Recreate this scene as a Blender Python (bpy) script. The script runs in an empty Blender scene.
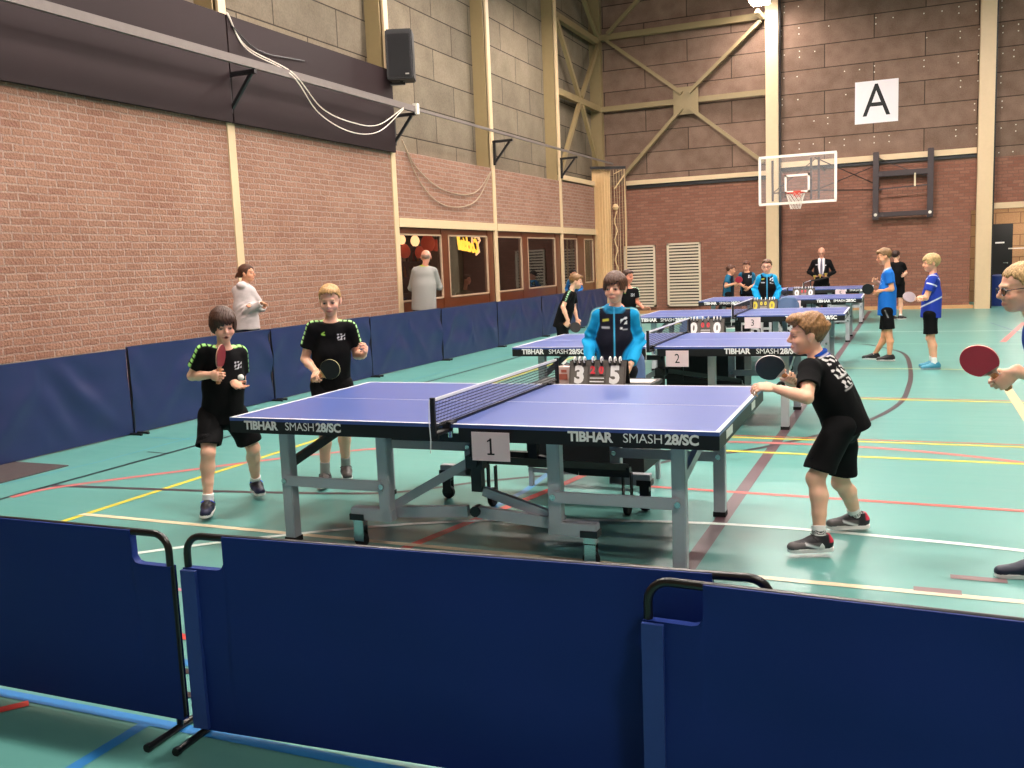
import bpy, math, random
import numpy as np
from mathutils import Vector, Matrix
sc = bpy.context.scene
COL = sc.collection
rnd = random.Random(7)

# ---------------------------------------------------------------- camera, world, exposure
CAM = np.array([2.18369, -4.90284, 1.55259])
def cam_axes(yaw=-0.410759, pitch=-0.1280705, roll=0.0407855):
    f = np.array([math.sin(yaw)*math.cos(pitch), math.cos(yaw)*math.cos(pitch), math.sin(pitch)])
    rt = np.array([math.cos(yaw), -math.sin(yaw), 0.]); dn = -np.cross(rt, f)
    return rt*math.cos(roll)+dn*math.sin(roll), -rt*math.sin(roll)+dn*math.cos(roll), f
_r, _d, _f = cam_axes()
cam = bpy.data.cameras.new('camera'); cam_o = bpy.data.objects.new('camera', cam); COL.objects.link(cam_o)
cam.sensor_width = 36; cam.lens = 928.742/1024*36; cam.clip_start = .05; cam.clip_end = 200
m = Matrix.Identity(4)
for i in range(3):
    m[i][0] = _r[i]; m[i][1] = -_d[i]; m[i][2] = -_f[i]; m[i][3] = CAM[i]
cam_o.matrix_world = m
sc.camera = cam_o
w = bpy.data.worlds.new('world'); sc.world = w; w.use_nodes = True
w.node_tree.nodes['Background'].inputs[0].default_value = (.9, .8, .7, 1)
w.node_tree.nodes['Background'].inputs[1].default_value = .05
vs = sc.view_settings
vs.view_transform = 'Standard'; vs.look = 'None'; vs.gamma = 1; vs.use_curve_mapping = False
vs.exposure = 0.33
LAMP_POWER = 135.0            # emission strength of the hall's ceiling lamps
LAMP_COL = (1.0, .89, .81)

# ---------------------------------------------------------------- materials
def lin(h):
    h = h.lstrip('#'); c = [int(h[i:i+2], 16)/255 for i in (0, 2, 4)]
    return tuple(x/12.92 if x <= .04045 else ((x+.055)/1.055)**2.4 for x in c)
MATS = {}
def nt(name):
    m = bpy.data.materials.new(name); m.use_nodes = True
    return m, m.node_tree, m.node_tree.nodes['Principled BSDF']
def node(t, kind, **kw):
    n = t.nodes.new(kind)
    for k, v in kw.items():
        if k.startswith('_'): setattr(n, k[1:], v)
        else: n.inputs[k.replace('__', ' ')].default_value = v
    return n
def mat(name, col, rough=.6, metal=0, var=.12, nscale=12, bump=.1, bscale=60, emit=0, alpha=1, coat=0, spec=.5, trans=0, bdist=.01):
    if name in MATS: return MATS[name]
    m, t, b = nt(name)
    c = lin(col) if isinstance(col, str) else col
    tc = t.nodes.new('ShaderNodeTexCoord')
    n = node(t, 'ShaderNodeTexNoise', Scale=nscale, Detail=3.0)
    t.links.new(tc.outputs['Object'], n.inputs['Vector'])
    mx = t.nodes.new('ShaderNodeMix'); mx.data_type = 'RGBA'
    mx.inputs[6].default_value = (*[x*(1-var) for x in c], 1); mx.inputs[7].default_value = (*[min(1, x*(1+var)) for x in c], 1)
    t.links.new(n.outputs['Fac'], mx.inputs[0]); t.links.new(mx.outputs[2], b.inputs['Base Color'])
    b.inputs['Roughness'].default_value = rough; b.inputs['Metallic'].default_value = metal
    b.inputs['Coat Weight'].default_value = coat; b.inputs['Specular IOR Level'].default_value = spec
    b.inputs['Transmission Weight'].default_value = trans; b.inputs['Alpha'].default_value = alpha
    if emit:
        b.inputs['Emission Color'].default_value = (*c, 1); b.inputs['Emission Strength'].default_value = emit
    if bump:
        n2 = node(t, 'ShaderNodeTexNoise', Scale=bscale, Detail=2.0); bp = node(t, 'ShaderNodeBump', Strength=bump, Distance=bdist)
        t.links.new(tc.outputs['Object'], n2.inputs['Vector']); t.links.new(n2.outputs['Fac'], bp.inputs['Height'])
        t.links.new(bp.outputs['Normal'], b.inputs['Normal'])
    MATS[name] = m; return m
def attr_mat(name, rough=.6, bump=.15, bscale=150, spec=.4, sss=0, sheen=0):
    """surface whose own colours are stored per vertex (prints, stripes, lips, laces)"""
    if name in MATS: return MATS[name]
    m, t, b = nt(name)
    a = t.nodes.new('ShaderNodeAttribute'); a.attribute_name = 'col'
    t.links.new(a.outputs['Color'], b.inputs['Base Color'])
    b.inputs['Roughness'].default_value = rough; b.inputs['Specular IOR Level'].default_value = spec
    b.inputs['Sheen Weight'].default_value = sheen
    if sss:
        b.inputs['Subsurface Weight'].default_value = sss; b.inputs['Subsurface Scale'].default_value = .008
        b.inputs['Subsurface Radius'].default_value = (1, .4, .2)
    tc = t.nodes.new('ShaderNodeTexCoord')
    n2 = node(t, 'ShaderNodeTexNoise', Scale=bscale, Detail=2.0); bp = node(t, 'ShaderNodeBump', Strength=bump, Distance=.004)
    t.links.new(tc.outputs['Object'], n2.inputs['Vector']); t.links.new(n2.outputs['Fac'], bp.inputs['Height'])
    t.links.new(bp.outputs['Normal'], b.inputs['Normal'])
    MATS[name] = m; return m
def brick_mat(name, axis, c1, c2, mortar, bw, bh, ms=.012, rough=.85, bump=.6, tint=None, offs=.5, tamt=.35, nsc=1.3, bias=0.0, bd=.012, zoff=0.0, wob=.012):
    """masonry seen along one wall axis ('x' or 'y'), rows along z"""
    m, t, b = nt(name)
    g = t.nodes.new('ShaderNodeNewGeometry'); sp = t.nodes.new('ShaderNodeSeparateXYZ'); cb = t.nodes.new('ShaderNodeCombineXYZ')
    t.links.new(g.outputs['Position'], sp.inputs[0])
    nz = node(t, 'ShaderNodeTexNoise', Scale=7.0, Detail=2.0); t.links.new(g.outputs['Position'], nz.inputs['Vector'])
    wb = node(t, 'ShaderNodeMath', _operation='MULTIPLY_ADD'); wb.inputs[1].default_value = wob; wb.inputs[2].default_value = zoff-wob/2
    t.links.new(nz.outputs['Fac'], wb.inputs[0])
    ad = node(t, 'ShaderNodeMath', _operation='ADD'); t.links.new(sp.outputs['Z'], ad.inputs[0]); t.links.new(wb.outputs[0], ad.inputs[1])
    t.links.new(sp.outputs['X' if axis == 'x' else 'Y'], cb.inputs[0]); t.links.new(ad.outputs[0], cb.inputs[1])
    br = t.nodes.new('ShaderNodeTexBrick'); t.links.new(cb.outputs[0], br.inputs['Vector'])
    br.offset = offs; br.squash = 1
    for k, v in (('Color1', (*lin(c1), 1)), ('Color2', (*lin(c2), 1)), ('Mortar', (*lin(mortar), 1)), ('Scale', 1.0), ('Mortar Size', ms), ('Mortar Smooth', .25), ('Bias', bias), ('Brick Width', bw), ('Row Height', bh)):
        br.inputs[k].default_value = v
    n = node(t, 'ShaderNodeTexNoise', Scale=nsc, Detail=5.0); t.links.new(g.outputs['Position'], n.inputs['Vector'])
    n3 = node(t, 'ShaderNodeTexNoise', Scale=38.0, Detail=4.0); t.links.new(g.outputs['Position'], n3.inputs['Vector'])
    mx = t.nodes.new('ShaderNodeMix'); mx.data_type = 'RGBA'; mx.blend_type = 'MULTIPLY'; mx.inputs[0].default_value = tamt
    rp = t.nodes.new('ShaderNodeValToRGB'); rp.color_ramp.elements[0].position = .3; rp.color_ramp.elements[1].position = .7
    rp.color_ramp.elements[0].color = (*(tint or (.55, .5, .5)), 1); rp.color_ramp.elements[1].color = (1, 1, 1, 1)
    t.links.new(n.outputs['Fac'], rp.inputs[0]); t.links.new(br.outputs['Color'], mx.inputs[6]); t.links.new(rp.outputs[0], mx.inputs[7])
    mx2 = t.nodes.new('ShaderNodeMix'); mx2.data_type = 'RGBA'; mx2.blend_type = 'MULTIPLY'; mx2.inputs[0].default_value = .5
    rp2 = t.nodes.new('ShaderNodeValToRGB'); rp2.color_ramp.elements[0].position = .3; rp2.color_ramp.elements[1].position = .65
    rp2.color_ramp.elements[0].color = (.6, .55, .55, 1); rp2.color_ramp.elements[1].color = (1, 1, 1, 1)
    t.links.new(n3.outputs['Fac'], rp2.inputs[0]); t.links.new(mx.outputs[2], mx2.inputs[6]); t.links.new(rp2.outputs[0], mx2.inputs[7])
    t.links.new(mx2.outputs[2], b.inputs['Base Color'])
    b.inputs['Roughness'].default_value = rough; b.inputs['Specular IOR Level'].default_value = .2
    iv = node(t, 'ShaderNodeMath', _operation='MULTIPLY_ADD'); iv.inputs[1].default_value = -1.0; t.links.new(br.outputs['Fac'], iv.inputs[0])
    t.links.new(n3.outputs['Fac'], iv.inputs[2])
    bp = node(t, 'ShaderNodeBump', Strength=bump, Distance=bd)
    t.links.new(iv.outputs[0], bp.inputs['Height']); t.links.new(bp.outputs['Normal'], b.inputs['Normal'])
    MATS[name] = m; return m

def hair_mat():
    m = attr_mat('hair', .5, .5, 500, .4); t = m.node_tree; b = t.nodes['Principled BSDF']
    a = [n for n in t.nodes if n.bl_idname == 'ShaderNodeAttribute'][0]; g = t.nodes.new('ShaderNodeNewGeometry')
    mp = node(t, 'ShaderNodeMapping'); mp.inputs['Scale'].default_value = (260, 260, 45); t.links.new(g.outputs['Position'], mp.inputs[0])
    n = node(t, 'ShaderNodeTexNoise', Scale=1.0, Detail=2.0); t.links.new(mp.outputs[0], n.inputs['Vector'])
    rp = t.nodes.new('ShaderNodeValToRGB'); rp.color_ramp.elements[0].position = .35; rp.color_ramp.elements[1].position = .65
    rp.color_ramp.elements[0].color = (.35, .33, .32, 1); rp.color_ramp.elements[1].color = (1, 1, 1, 1); t.links.new(n.outputs['Fac'], rp.inputs[0])
    mx = t.nodes.new('ShaderNodeMix'); mx.data_type = 'RGBA'; mx.blend_type = 'MULTIPLY'; mx.inputs[0].default_value = .85
    t.links.new(a.outputs['Color'], mx.inputs[6]); t.links.new(rp.outputs[0], mx.inputs[7]); t.links.new(mx.outputs[2], b.inputs['Base Color'])
    bp = [q for q in t.nodes if q.bl_idname == 'ShaderNodeBump'][0]; t.links.new(n.outputs['Fac'], bp.inputs['Height']); return m
# ---------------------------------------------------------------- mesh building
class MB:
    def __init__(s): s.v = []; s.f = []; s.mi = []; s.cur = 0
    def add(s, vs, fs):
        o = len(s.v); s.v += [tuple(map(float, p)) for p in vs]; s.f += [tuple(i+o for i in f) for f in fs]; s.mi += [s.cur]*len(fs); return s
    def m(s, i): s.cur = i; return s
    def box(s, x0, x1, y0, y1, z0, z1, M=None):
        vs = [(x, y, z) for x in (x0, x1) for y in (y0, y1) for z in (z0, z1)]
        if M is not None: vs = [M @ Vector(p) for p in vs]
        return s.add(vs, [(0, 1, 3, 2), (4, 6, 7, 5), (0, 4, 5, 1), (2, 3, 7, 6), (0, 2, 6, 4), (1, 5, 7, 3)])
    def bar(s, a, b, wd, ht, up=(0, 0, 1)):
        a, b = Vector(a), Vector(b); d = (b-a).normalized(); u = Vector(up)
        if abs(d.dot(u)) > .95: u = Vector((0, 1, 0))
        sx = d.cross(u).normalized(); u = sx.cross(d)
        vs = [p+sx*i*wd/2+u*j*ht/2 for p in (a, b) for i, j in ((-1, -1), (1, -1), (1, 1), (-1, 1))]
        return s.add(vs, [(0, 1, 2, 3), (7, 6, 5, 4), (0, 4, 5, 1), (1, 5, 6, 2), (2, 6, 7, 3), (3, 7, 4, 0)])
    def tube(s, pts, r, n=10, closed=False):
        pts = [Vector(p) for p in pts]; N = len(pts); rings = []; u = None
        for i, p in enumerate(pts):
            if closed: t = (pts[(i+1) % N]-pts[i-1]).normalized()
            else: t = (pts[min(i+1, N-1)]-pts[max(i-1, 0)]).normalized()
            if u is None:
                u = t.orthogonal().normalized()
            else: u = (u-t*u.dot(t)).normalized()
            w_ = t.cross(u); rr = r[i] if isinstance(r, (list, tuple)) else r
            rings.append([p+(u*math.cos(a)+w_*math.sin(a))*rr for a in [2*math.pi*k/n for k in range(n)]])
        vs = [p for q in rings for p in q]; fs = []
        for i in range(N if closed else N-1):
            j = (i+1) % N
            for k in range(n): fs.append((i*n+k, i*n+(k+1) % n, j*n+(k+1) % n, j*n+k))
        if not closed: fs += [tuple(range(n))[::-1], tuple((N-1)*n+k for k in range(n))]
        return s.add(vs, fs)
    def cyl(s, a, b, r, n=16): return s.tube([a, b], r, n)
    def lathe(s, prof, c=(0, 0, 0), n=20, ax='z'):
        vs = []; fs = []
        for r, z in prof:
            for k in range(n):
                a = 2*math.pi*k/n; p = (r*math.cos(a), r*math.sin(a), z)
                if ax == 'y': p = (p[0], p[2], p[1])
                if ax == 'x': p = (p[2], p[0], p[1])
                vs.append((p[0]+c[0], p[1]+c[1], p[2]+c[2]))
        for i in range(len(prof)-1):
            for k in range(n): fs.append((i*n+k, i*n+(k+1) % n, (i+1)*n+(k+1) % n, (i+1)*n+k))
        return s.add(vs, fs)
    def prism(s, poly, h0, h1, M=None):
        n = len(poly); vs = [(x, y, h0) for x, y in poly]+[(x, y, h1) for x, y in poly]
        if M is not None: vs = [M @ Vector(p) for p in vs]
        return s.add(vs, [tuple(range(n))[::-1], tuple(range(n, 2*n))]+[(i, (i+1) % n, n+(i+1) % n, n+i) for i in range(n)])
    def build(s, name, mats, parent=None, bevel=0, smooth=False, loc=None, rotz=0):
        me = bpy.data.meshes.new(name); me.from_pydata(s.v, [], s.f)
        for mm in (mats if isinstance(mats, (list, tuple)) else [mats]): me.materials.append(mm)
        if any(s.mi): me.polygons.foreach_set('material_index', s.mi)
        import bmesh
        bm = bmesh.new(); bm.from_mesh(me); bmesh.ops.recalc_face_normals(bm, faces=bm.faces)
        if bevel: bmesh.ops.bevel(bm, geom=[e for e in bm.edges if e.is_manifold and e.calc_face_angle(0) > .6], offset=bevel, segments=2, affect='EDGES', clamp_overlap=True)
        bm.to_mesh(me); bm.free()
        if smooth:
            me.polygons.foreach_set('use_smooth', [True]*len(me.polygons))
            try: me.set_sharp_from_angle(angle=.7)
            except Exception: pass
        return link(name, me, parent, loc, rotz)
def link(name, me, parent=None, loc=None, rotz=0):
    o = bpy.data.objects.new(name, me); COL.objects.link(o)
    if parent is not None: o.parent = parent
    if loc is not None: o.location = loc
    if rotz: o.rotation_euler = (0, 0, rotz)
    return o
def tag(o, label, cat, group=None, kind=None):
    if label: o['label'] = label
    if cat: o['category'] = cat
    if group: o['group'] = group
    if kind: o['kind'] = kind
    return o
def struct(o, label=None, cat='wall'):
    o['kind'] = 'structure'
    if label: o['label'] = label; o['category'] = cat
    return o
def thing(name, loc, label, cat, group=None, rotz=0):
    o = link(name, None, None, loc, rotz); o.empty_display_size = .1
    return tag(o, label, cat, group)
def copy_tree(o, parent=None):
    c = o.copy(); COL.objects.link(c)
    if parent is not None: c.parent = parent
    for ch in list(o.children): copy_tree(ch, c)
    return c
def text(name, body, size, M, material, parent=None, bold=0.0, depth=.001, align='CENTER', shear=0, sx=1.0, tracking=1.0):
    """lettering as a thin solid mesh; M places its centre, x along the line, y up, z out of the surface"""
    cu = bpy.data.curves.new(name, 'FONT'); cu.body = body; cu.size = size; cu.align_x = align; cu.align_y = 'CENTER'
    cu.offset = bold*size; cu.extrude = depth; cu.shear = shear; cu.resolution_u = 3; cu.space_character = tracking
    o = bpy.data.objects.new(name, cu); COL.objects.link(o)
    dg = bpy.context.evaluated_depsgraph_get(); me = bpy.data.meshes.new_from_object(o.evaluated_get(dg))
    bpy.data.objects.remove(o); bpy.data.curves.remove(cu)
    me.transform(M @ Matrix.Diagonal((sx, 1, 1, 1))); me.materials.clear(); me.materials.append(material); me.name = name
    return link(name, me, parent)
def plane_M(o, x, y):
    """matrix with origin o, local x and y axes given, z = x cross y"""
    x = Vector(x).normalized(); y = Vector(y).normalized(); z = x.cross(y)
    return Matrix(((x[0], y[0], z[0], o[0]), (x[1], y[1], z[1], o[1]), (x[2], y[2], z[2], o[2]), (0, 0, 0, 1)))

# materials of the place
cream = mat('cream_paint', '#d6bb96', .45, var=.05)
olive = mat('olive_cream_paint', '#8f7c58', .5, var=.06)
white = mat('white_paint', '#e8e0d2', .5, var=.04)
black = mat('black_metal', '#18171a', .45, var=.2)
blacktube = mat('black_tube', '#0d0b0c', .3, var=.1)
rubberb = mat('black_rubber', '#0c0c0d', .75)
greym = mat('grey_steel', '#b2b3b8', .45, metal=.1, var=.05)
chrome = mat('chrome', '#c8c8c8', .2, metal=1, var=.03)
whiteink = mat('white_print', '#f2f0ee', .6, var=.02, bump=0)
blackink = mat('black_print', '#101010', .7, var=.02, bump=0)
wood = mat('wood_pale', '#d8b98c', .5)
# ---------------------------------------------------------------- the hall
XW, XR, YB, YF, ZC = -5.95, 13.0, 21.0, -9.0, 9.3
XU = XW-.30                                         # upper part of the left wall stands back
# floor
def floor_mat():
    m, t, b = nt('sports_floor')
    g = t.nodes.new('ShaderNodeNewGeometry')
    n = node(t, 'ShaderNodeTexNoise', Scale=.55, Detail=6.0, Roughness=.6); t.links.new(g.outputs['Position'], n.inputs['Vector'])
    mp = node(t, 'ShaderNodeMapping'); mp.inputs['Scale'].default_value = (.6, 5, 1); t.links.new(g.outputs['Position'], mp.inputs[0])
    n2 = node(t, 'ShaderNodeTexNoise', Scale=1.6, Detail=7.0, Roughness=.65); t.links.new(mp.outputs[0], n2.inputs['Vector'])
    rp = t.nodes.new('ShaderNodeValToRGB'); e = rp.color_ramp.elements
    e[0].position = .25; e[0].color = (*lin('#4f8c84'), 1); e[1].position = .75; e[1].color = (*lin('#649e97'), 1)
    ad = node(t, 'ShaderNodeMath', _operation='ADD'); t.links.new(n.outputs['Fac'], ad.inputs[0]); t.links.new(n2.outputs['Fac'], ad.inputs[1])
    hf = node(t, 'ShaderNodeMath', _operation='MULTIPLY'); hf.inputs[1].default_value = .5; t.links.new(ad.outputs[0], hf.inputs[0])
    t.links.new(hf.outputs[0], rp.inputs[0]); t.links.new(rp.outputs[0], b.inputs['Base Color'])
    r2 = node(t, 'ShaderNodeMapRange'); r2.inputs['To Min'].default_value = .22; r2.inputs['To Max'].default_value = .42
    t.links.new(n2.outputs['Fac'], r2.inputs[0]); t.links.new(r2.outputs[0], b.inputs['Roughness'])
    n3 = node(t, 'ShaderNodeTexNoise', Scale=3.0, Detail=3.0); t.links.new(g.outputs['Position'], n3.inputs['Vector'])
    bp = node(t, 'ShaderNodeBump', Strength=.12, Distance=.01); t.links.new(n3.outputs['Fac'], bp.inputs['Height']); t.links.new(bp.outputs['Normal'], b.inputs['Normal'])
    b.inputs['Specular IOR Level'].default_value = .5
    return m
fm = floor_mat()
struct(MB().box(XU-4.5, XR+.2, YF-.2, YB+6.2, -.2, 0).build('floor', fm), 'teal sports hall floor with coloured court lines', 'floor')
struct(MB().box(XU-.2, XR+.2, YF-.2, YB+.2, ZC, ZC+.2).build('ceiling', mat('ceiling_board', '#4a423c', .9, var=.1)), 'dark flat ceiling of the hall', 'ceiling')
brickL = brick_mat('brick_left', 'y', '#ae8672', '#9e7664', '#b2988a', .235, .079, ms=.011, tint=(.72, .6, .56), tamt=.55, bump=.9, bd=.02, wob=.03)
brickB = brick_mat('brick_back', 'x', '#a0715f', '#906151', '#846355', .235, .079, ms=.012, tint=(.7, .6, .58), bump=.5)
slabL = brick_mat('slab_left', 'y', '#8c806e', '#7b7162', '#40382f', 1.62, .58, ms=.012, tint=(.68, .66, .62), tamt=.7, bump=.35, nsc=2.2, bd=.01, zoff=.15, wob=0)
slabB = brick_mat('slab_back', 'x', '#93796a', '#826c5e', '#463a32', 2.36, .58, ms=.012, tint=(.68, .64, .6), tamt=.8, bump=.5, nsc=3.2, bd=.012, zoff=.15, wob=0)
# left wall: brick below (with the window openings), acoustic slabs set back above
WZ0, WZ1 = .12, 2.28
mb = MB()
mb.box(XW-.25, XW, YF, 9.07, 0, 3.56).box(XW-.25, XW, 9.07, 20.2, 2.4, 3.56).box(XW-.25, XW, 20.2, YB, 0, 3.56).box(XW-.25, XW, 9.07, 20.2, 0, WZ0)
o = mb.build('wall_left', brickL); struct(o, 'red brick lower left wall of the hall', 'wall')
struct(MB().box(XU-.2, XU, YF, YB+.2, 3.56, ZC).build('wall_left', slabL), 'grey brown acoustic slab wall above the left brick wall', 'wall')
struct(MB().box(XU-.02, XW-.25, YF, YB, 3.5, 3.56).build('trim_1', cream), 'ledge on top of the left brick wall', 'trim')
# back wall
mb = MB().box(XU-.2, 3.45, YB, YB+.25, 0, 3.66).box(3.45, XR+.2, YB, YB+.25, 2.42, 3.66).box(6.6, XR+.2, YB, YB+.25, 0, 2.42)
struct(mb.build('wall_back', brickB), 'red brown brick lower back wall', 'wall')
struct(MB().box(XU-.2, XR+.2, YB, YB+.25, 3.66, ZC).build('wall_back', slabB), 'brown acoustic slab wall above the back bricks', 'wall')
mb = MB()
for r in range(10):                                   # screw heads along the slab edges
    z = 3.56+r*.58+.15
    for x0, x1 in ((-1.1, 3.55), (4.0, 7.5)):
        n = 12
        for k in range(n+1):
            if rnd.random() < .45 and 0 < k < n: continue
            x = x0+.06+(x1-x0-.12)*k/n+rnd.uniform(-.05, .05)
            for dz in (-.05, .1) if rnd.random() < .5 else (.05,):
                if 3.75 < z+dz < ZC-.1 and not (.7 < x < 1.85 and 4.6 < z+dz < 5.8): mb.cyl((x, YB-.008, z+dz), (x, YB, z+dz), .016, 6)
o = mb.build('screw_heads', white, bpy.data.objects['wall_back.001'])
o['kind'] = 'stuff'
rw = mat('plain_wall', '#8a7766', .85)
struct(MB().box(XR, XR+.2, YF, YB, 0, ZC).build('wall_right', rw), 'plain right wall of the hall', 'wall')
struct(MB().box(XU-.2, XR+.2, YF-.2, YF, 0, ZC).build('wall_front', rw), 'plain wall behind the camera', 'wall')
struct(MB().box(-5.9, -1.44, YB-.03, YB, 0, .09).box(-1.1, 3.55, YB-.03, YB, 0, .09).build('baseboard_back', mat('base_wood', '#c99a6a', .5)), 'pale wooden skirting of the back wall', 'skirting')

# steel columns of the left wall (web set back, cream flange flush with the bricks)
tn = [1]
def trim(mb, m_, label, cat='beam', **k):
    tn[0] += 1; return struct(mb.build('trim_%d' % tn[0], m_, **k), label, cat)
YC = [-7.3, -3.2, .9, 5.0, 9.1, 13.22, 17.28]
lab = ['at the near end behind the camera', 'left of the camera', 'beside the first court', 'above the standing woman', 'beside the loudspeaker', 'between the first and second window bays', 'between the second and third window bays']
for y, l in zip(YC, lab):
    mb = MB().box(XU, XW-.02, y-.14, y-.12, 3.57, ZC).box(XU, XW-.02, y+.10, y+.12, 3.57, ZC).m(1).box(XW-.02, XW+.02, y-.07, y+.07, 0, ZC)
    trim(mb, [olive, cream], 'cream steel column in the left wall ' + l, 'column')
trim(MB().box(XW-.30, XW+.02, YB-.22, YB-.02, 3.57, ZC), olive, 'olive steel corner post where the left and back walls meet', 'column')
trim(MB().box(XW-.02, XW+.03, 9.17, 13.15, 2.27, 2.42), cream, 'cream lintel over the first window bay')
trim(MB().box(XW-.02, XW+.03, 13.29, 17.21, 2.27, 2.42), cream, 'cream lintel over the second window bay')
trim(MB().box(XW-.02, XW+.03, 17.35, 20.9, 2.27, 2.42), cream, 'cream lintel over the third window bay')
trim(MB().box(XW-.30, XW+.03, 17.35, YB-.22, 3.6, 3.72), cream, 'cream beam on top of the bricks in the last left bay')
# back wall columns and beams
for x0, x1, l in ((-1.44, -1.12, 'broad cream column behind the basketball hoop'), (3.56, 3.9, 'broad cream column left of the open doorway'), (8.5, 8.84, 'broad cream column at the far right of the back wall')):
    trim(MB().box(x0, x1, YB-.28, YB, 0, ZC).m(1).box(x1, x1+.04, YB-.2, YB, 0, ZC), [cream, black], l, 'column')  # the black strip on the right is each column's shadow line, built in black
trim(MB().box(-5.3, -1.45, YB-.12, YB, 3.62, 3.74).m(1).box(-5.3, -1.45, YB-.06, YB, 3.52, 3.62), [cream, black], 'cream beam on the back bricks left of the hoop')
trim(MB().box(-1.08, 3.55, YB-.12, YB, 3.78, 3.92).m(1).box(-1.08, 3.55, YB-.06, YB, 3.70, 3.78), [cream, black], 'cream beam on the back bricks right of the hoop')
trim(MB().box(3.9, 8.5, YB-.12, YB+.1, 2.42, 2.56), cream, 'cream lintel over the open doorway')
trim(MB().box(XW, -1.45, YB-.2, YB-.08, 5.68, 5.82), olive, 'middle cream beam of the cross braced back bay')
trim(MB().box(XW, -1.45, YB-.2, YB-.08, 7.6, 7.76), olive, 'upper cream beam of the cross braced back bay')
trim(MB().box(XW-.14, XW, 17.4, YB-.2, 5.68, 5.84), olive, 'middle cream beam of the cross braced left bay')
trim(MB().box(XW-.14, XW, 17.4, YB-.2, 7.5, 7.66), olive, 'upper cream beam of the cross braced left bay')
yb = YB-.24; cx, cz = -3.55, 5.75
for a, b, l in (((-5.75, 7.6), (cx-.1, cz+.2), 'upper left'), ((-1.55, 7.55), (cx+.1, cz+.2), 'upper right'), ((-5.35, 3.85), (cx-.1, cz-.2), 'lower left'), ((-1.5, 3.95), (cx+.1, cz-.2), 'lower right')):
    trim(MB().bar((a[0], yb, a[1]), (b[0], yb, b[1]), .09, .12, (0, 1, 0)), olive, l+' diagonal brace of the back wall', 'brace')
trim(MB().prism([(cx-.34, cz-.36), (cx+.34, cz-.36), (cx+.34, cz+.36), (cx-.34, cz+.36)], 0, .02, plane_M((0, yb+.05, 0), (1, 0, 0), (0, 0, 1))), olive, 'square gusset plate where the back braces cross', 'gusset plate')
trim(MB().bar((-5.7, yb, 7.75), (-3.9, yb, ZC), .09, .1, (0, 1, 0)), olive, 'short brace rising to the ceiling beside the corner', 'brace')
xl = XW-.02; cy, cz = 19.1, 5.76
for a, b, l in (((17.4, 7.5), (cy-.1, cz+.1), 'upper near'), ((20.75, 7.5), (cy+.1, cz+.1), 'upper far'), ((17.4, 3.8), (cy-.1, cz-.1), 'lower near'), ((20.75, 3.8), (cy+.1, cz-.1), 'lower far')):
    trim(MB().bar((xl, a[0], a[1]), (xl, b[0], b[1]), .12, .09, (1, 0, 0)), olive, l+' diagonal brace of the left wall', 'brace')
trim(MB().bar((xl, 18.3, ZC), (xl, 20.7, 7.7), .12, .09, (1, 0, 0)), olive, 'brace rising to the ceiling in the last left bay', 'brace')

# windows of the left wall
winwood = mat('dark_red_wood', '#603019', .35, var=.2, coat=.3)
glass = None
def glass_mat():
    m, t, b = nt('window_glass')
    out = t.nodes['Material Output']; t.nodes.remove(b)
    gl = node(t, 'ShaderNodeBsdfGlossy', Color=(.85, .85, .9, 1), Roughness=.02); tr = node(t, 'ShaderNodeBsdfTransparent', Color=(.9, .88, .85, 1))
    fr = node(t, 'ShaderNodeFresnel', IOR=1.75); mx = t.nodes.new('ShaderNodeMixShader')
    n = node(t, 'ShaderNodeTexNoise', Scale=2.0); bp = node(t, 'ShaderNodeBump', Strength=.02, Distance=.01)
    t.links.new(n.outputs['Fac'], bp.inputs['Height']); t.links.new(bp.outputs['Normal'], gl.inputs['Normal'])
    gm = t.nodes.new('ShaderNodeNewGeometry'); ff = node(t, 'ShaderNodeMath', _operation='SUBTRACT'); ff.inputs[0].default_value = 1; t.links.new(gm.outputs['Backfacing'], ff.inputs[1])
    fm_ = node(t, 'ShaderNodeMath', _operation='MULTIPLY'); t.links.new(fr.outputs[0], fm_.inputs[0]); t.links.new(ff.outputs[0], fm_.inputs[1])
    t.links.new(fm_.outputs[0], mx.inputs[0]); t.links.new(tr.outputs[0], mx.inputs[1]); t.links.new(gl.outputs[0], mx.inputs[2])
    t.links.new(mx.outputs[0], out.inputs['Surface']); MATS['window_glass'] = m; return m
glass = glass_mat()
beadm = mat('window_bead', '#b89a80', .45)
def window(n, y0, y1, panes, label):
    mb = MB(); x0, x1 = XW-.12, XW-.03
    ys = [y0]+[v for p in panes for v in p]+[y1]
    for a, b in zip(ys[::2], ys[1::2]): mb.box(x0, x1, a, b, WZ0, 2.27)
    for a, b in panes: mb.box(x0, x1-.01, a, b, WZ0, .97).box(x0, x1-.01, a, b, 2.16, 2.27)
    o = struct(mb.build('window_%d' % n, winwood, bevel=.008), label, 'window')
    for a, b in panes:
        MB().box(x1-.03, x1+.004, a, a+.03, .97, 2.16).box(x1-.03, x1+.004, b-.03, b, .97, 2.16).box(x1-.03, x1+.004, a, b, .97, 1.0).box(x1-.03, x1+.004, a, b, 2.13, 2.16).build('window_bead', beadm, o)
        MB().box(x1-.045, x1-.035, a, b, .97, 2.16).build('pane', glass, o)
window(1, 9.16, 13.15, [(9.2, 10.8), (11.08, 12.86)], 'two pane brown wooden bar window with lanterns and a neon sign behind')
window(2, 13.29, 17.21, [(13.3, 14.72), (15.06, 16.88)], 'middle two pane brown wooden window reflecting the louvres')
window(3, 17.35, 20.2, [(17.38, 18.52), (19.08, 19.85)], 'far narrow brown wooden window beside the pale curtain')
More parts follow.
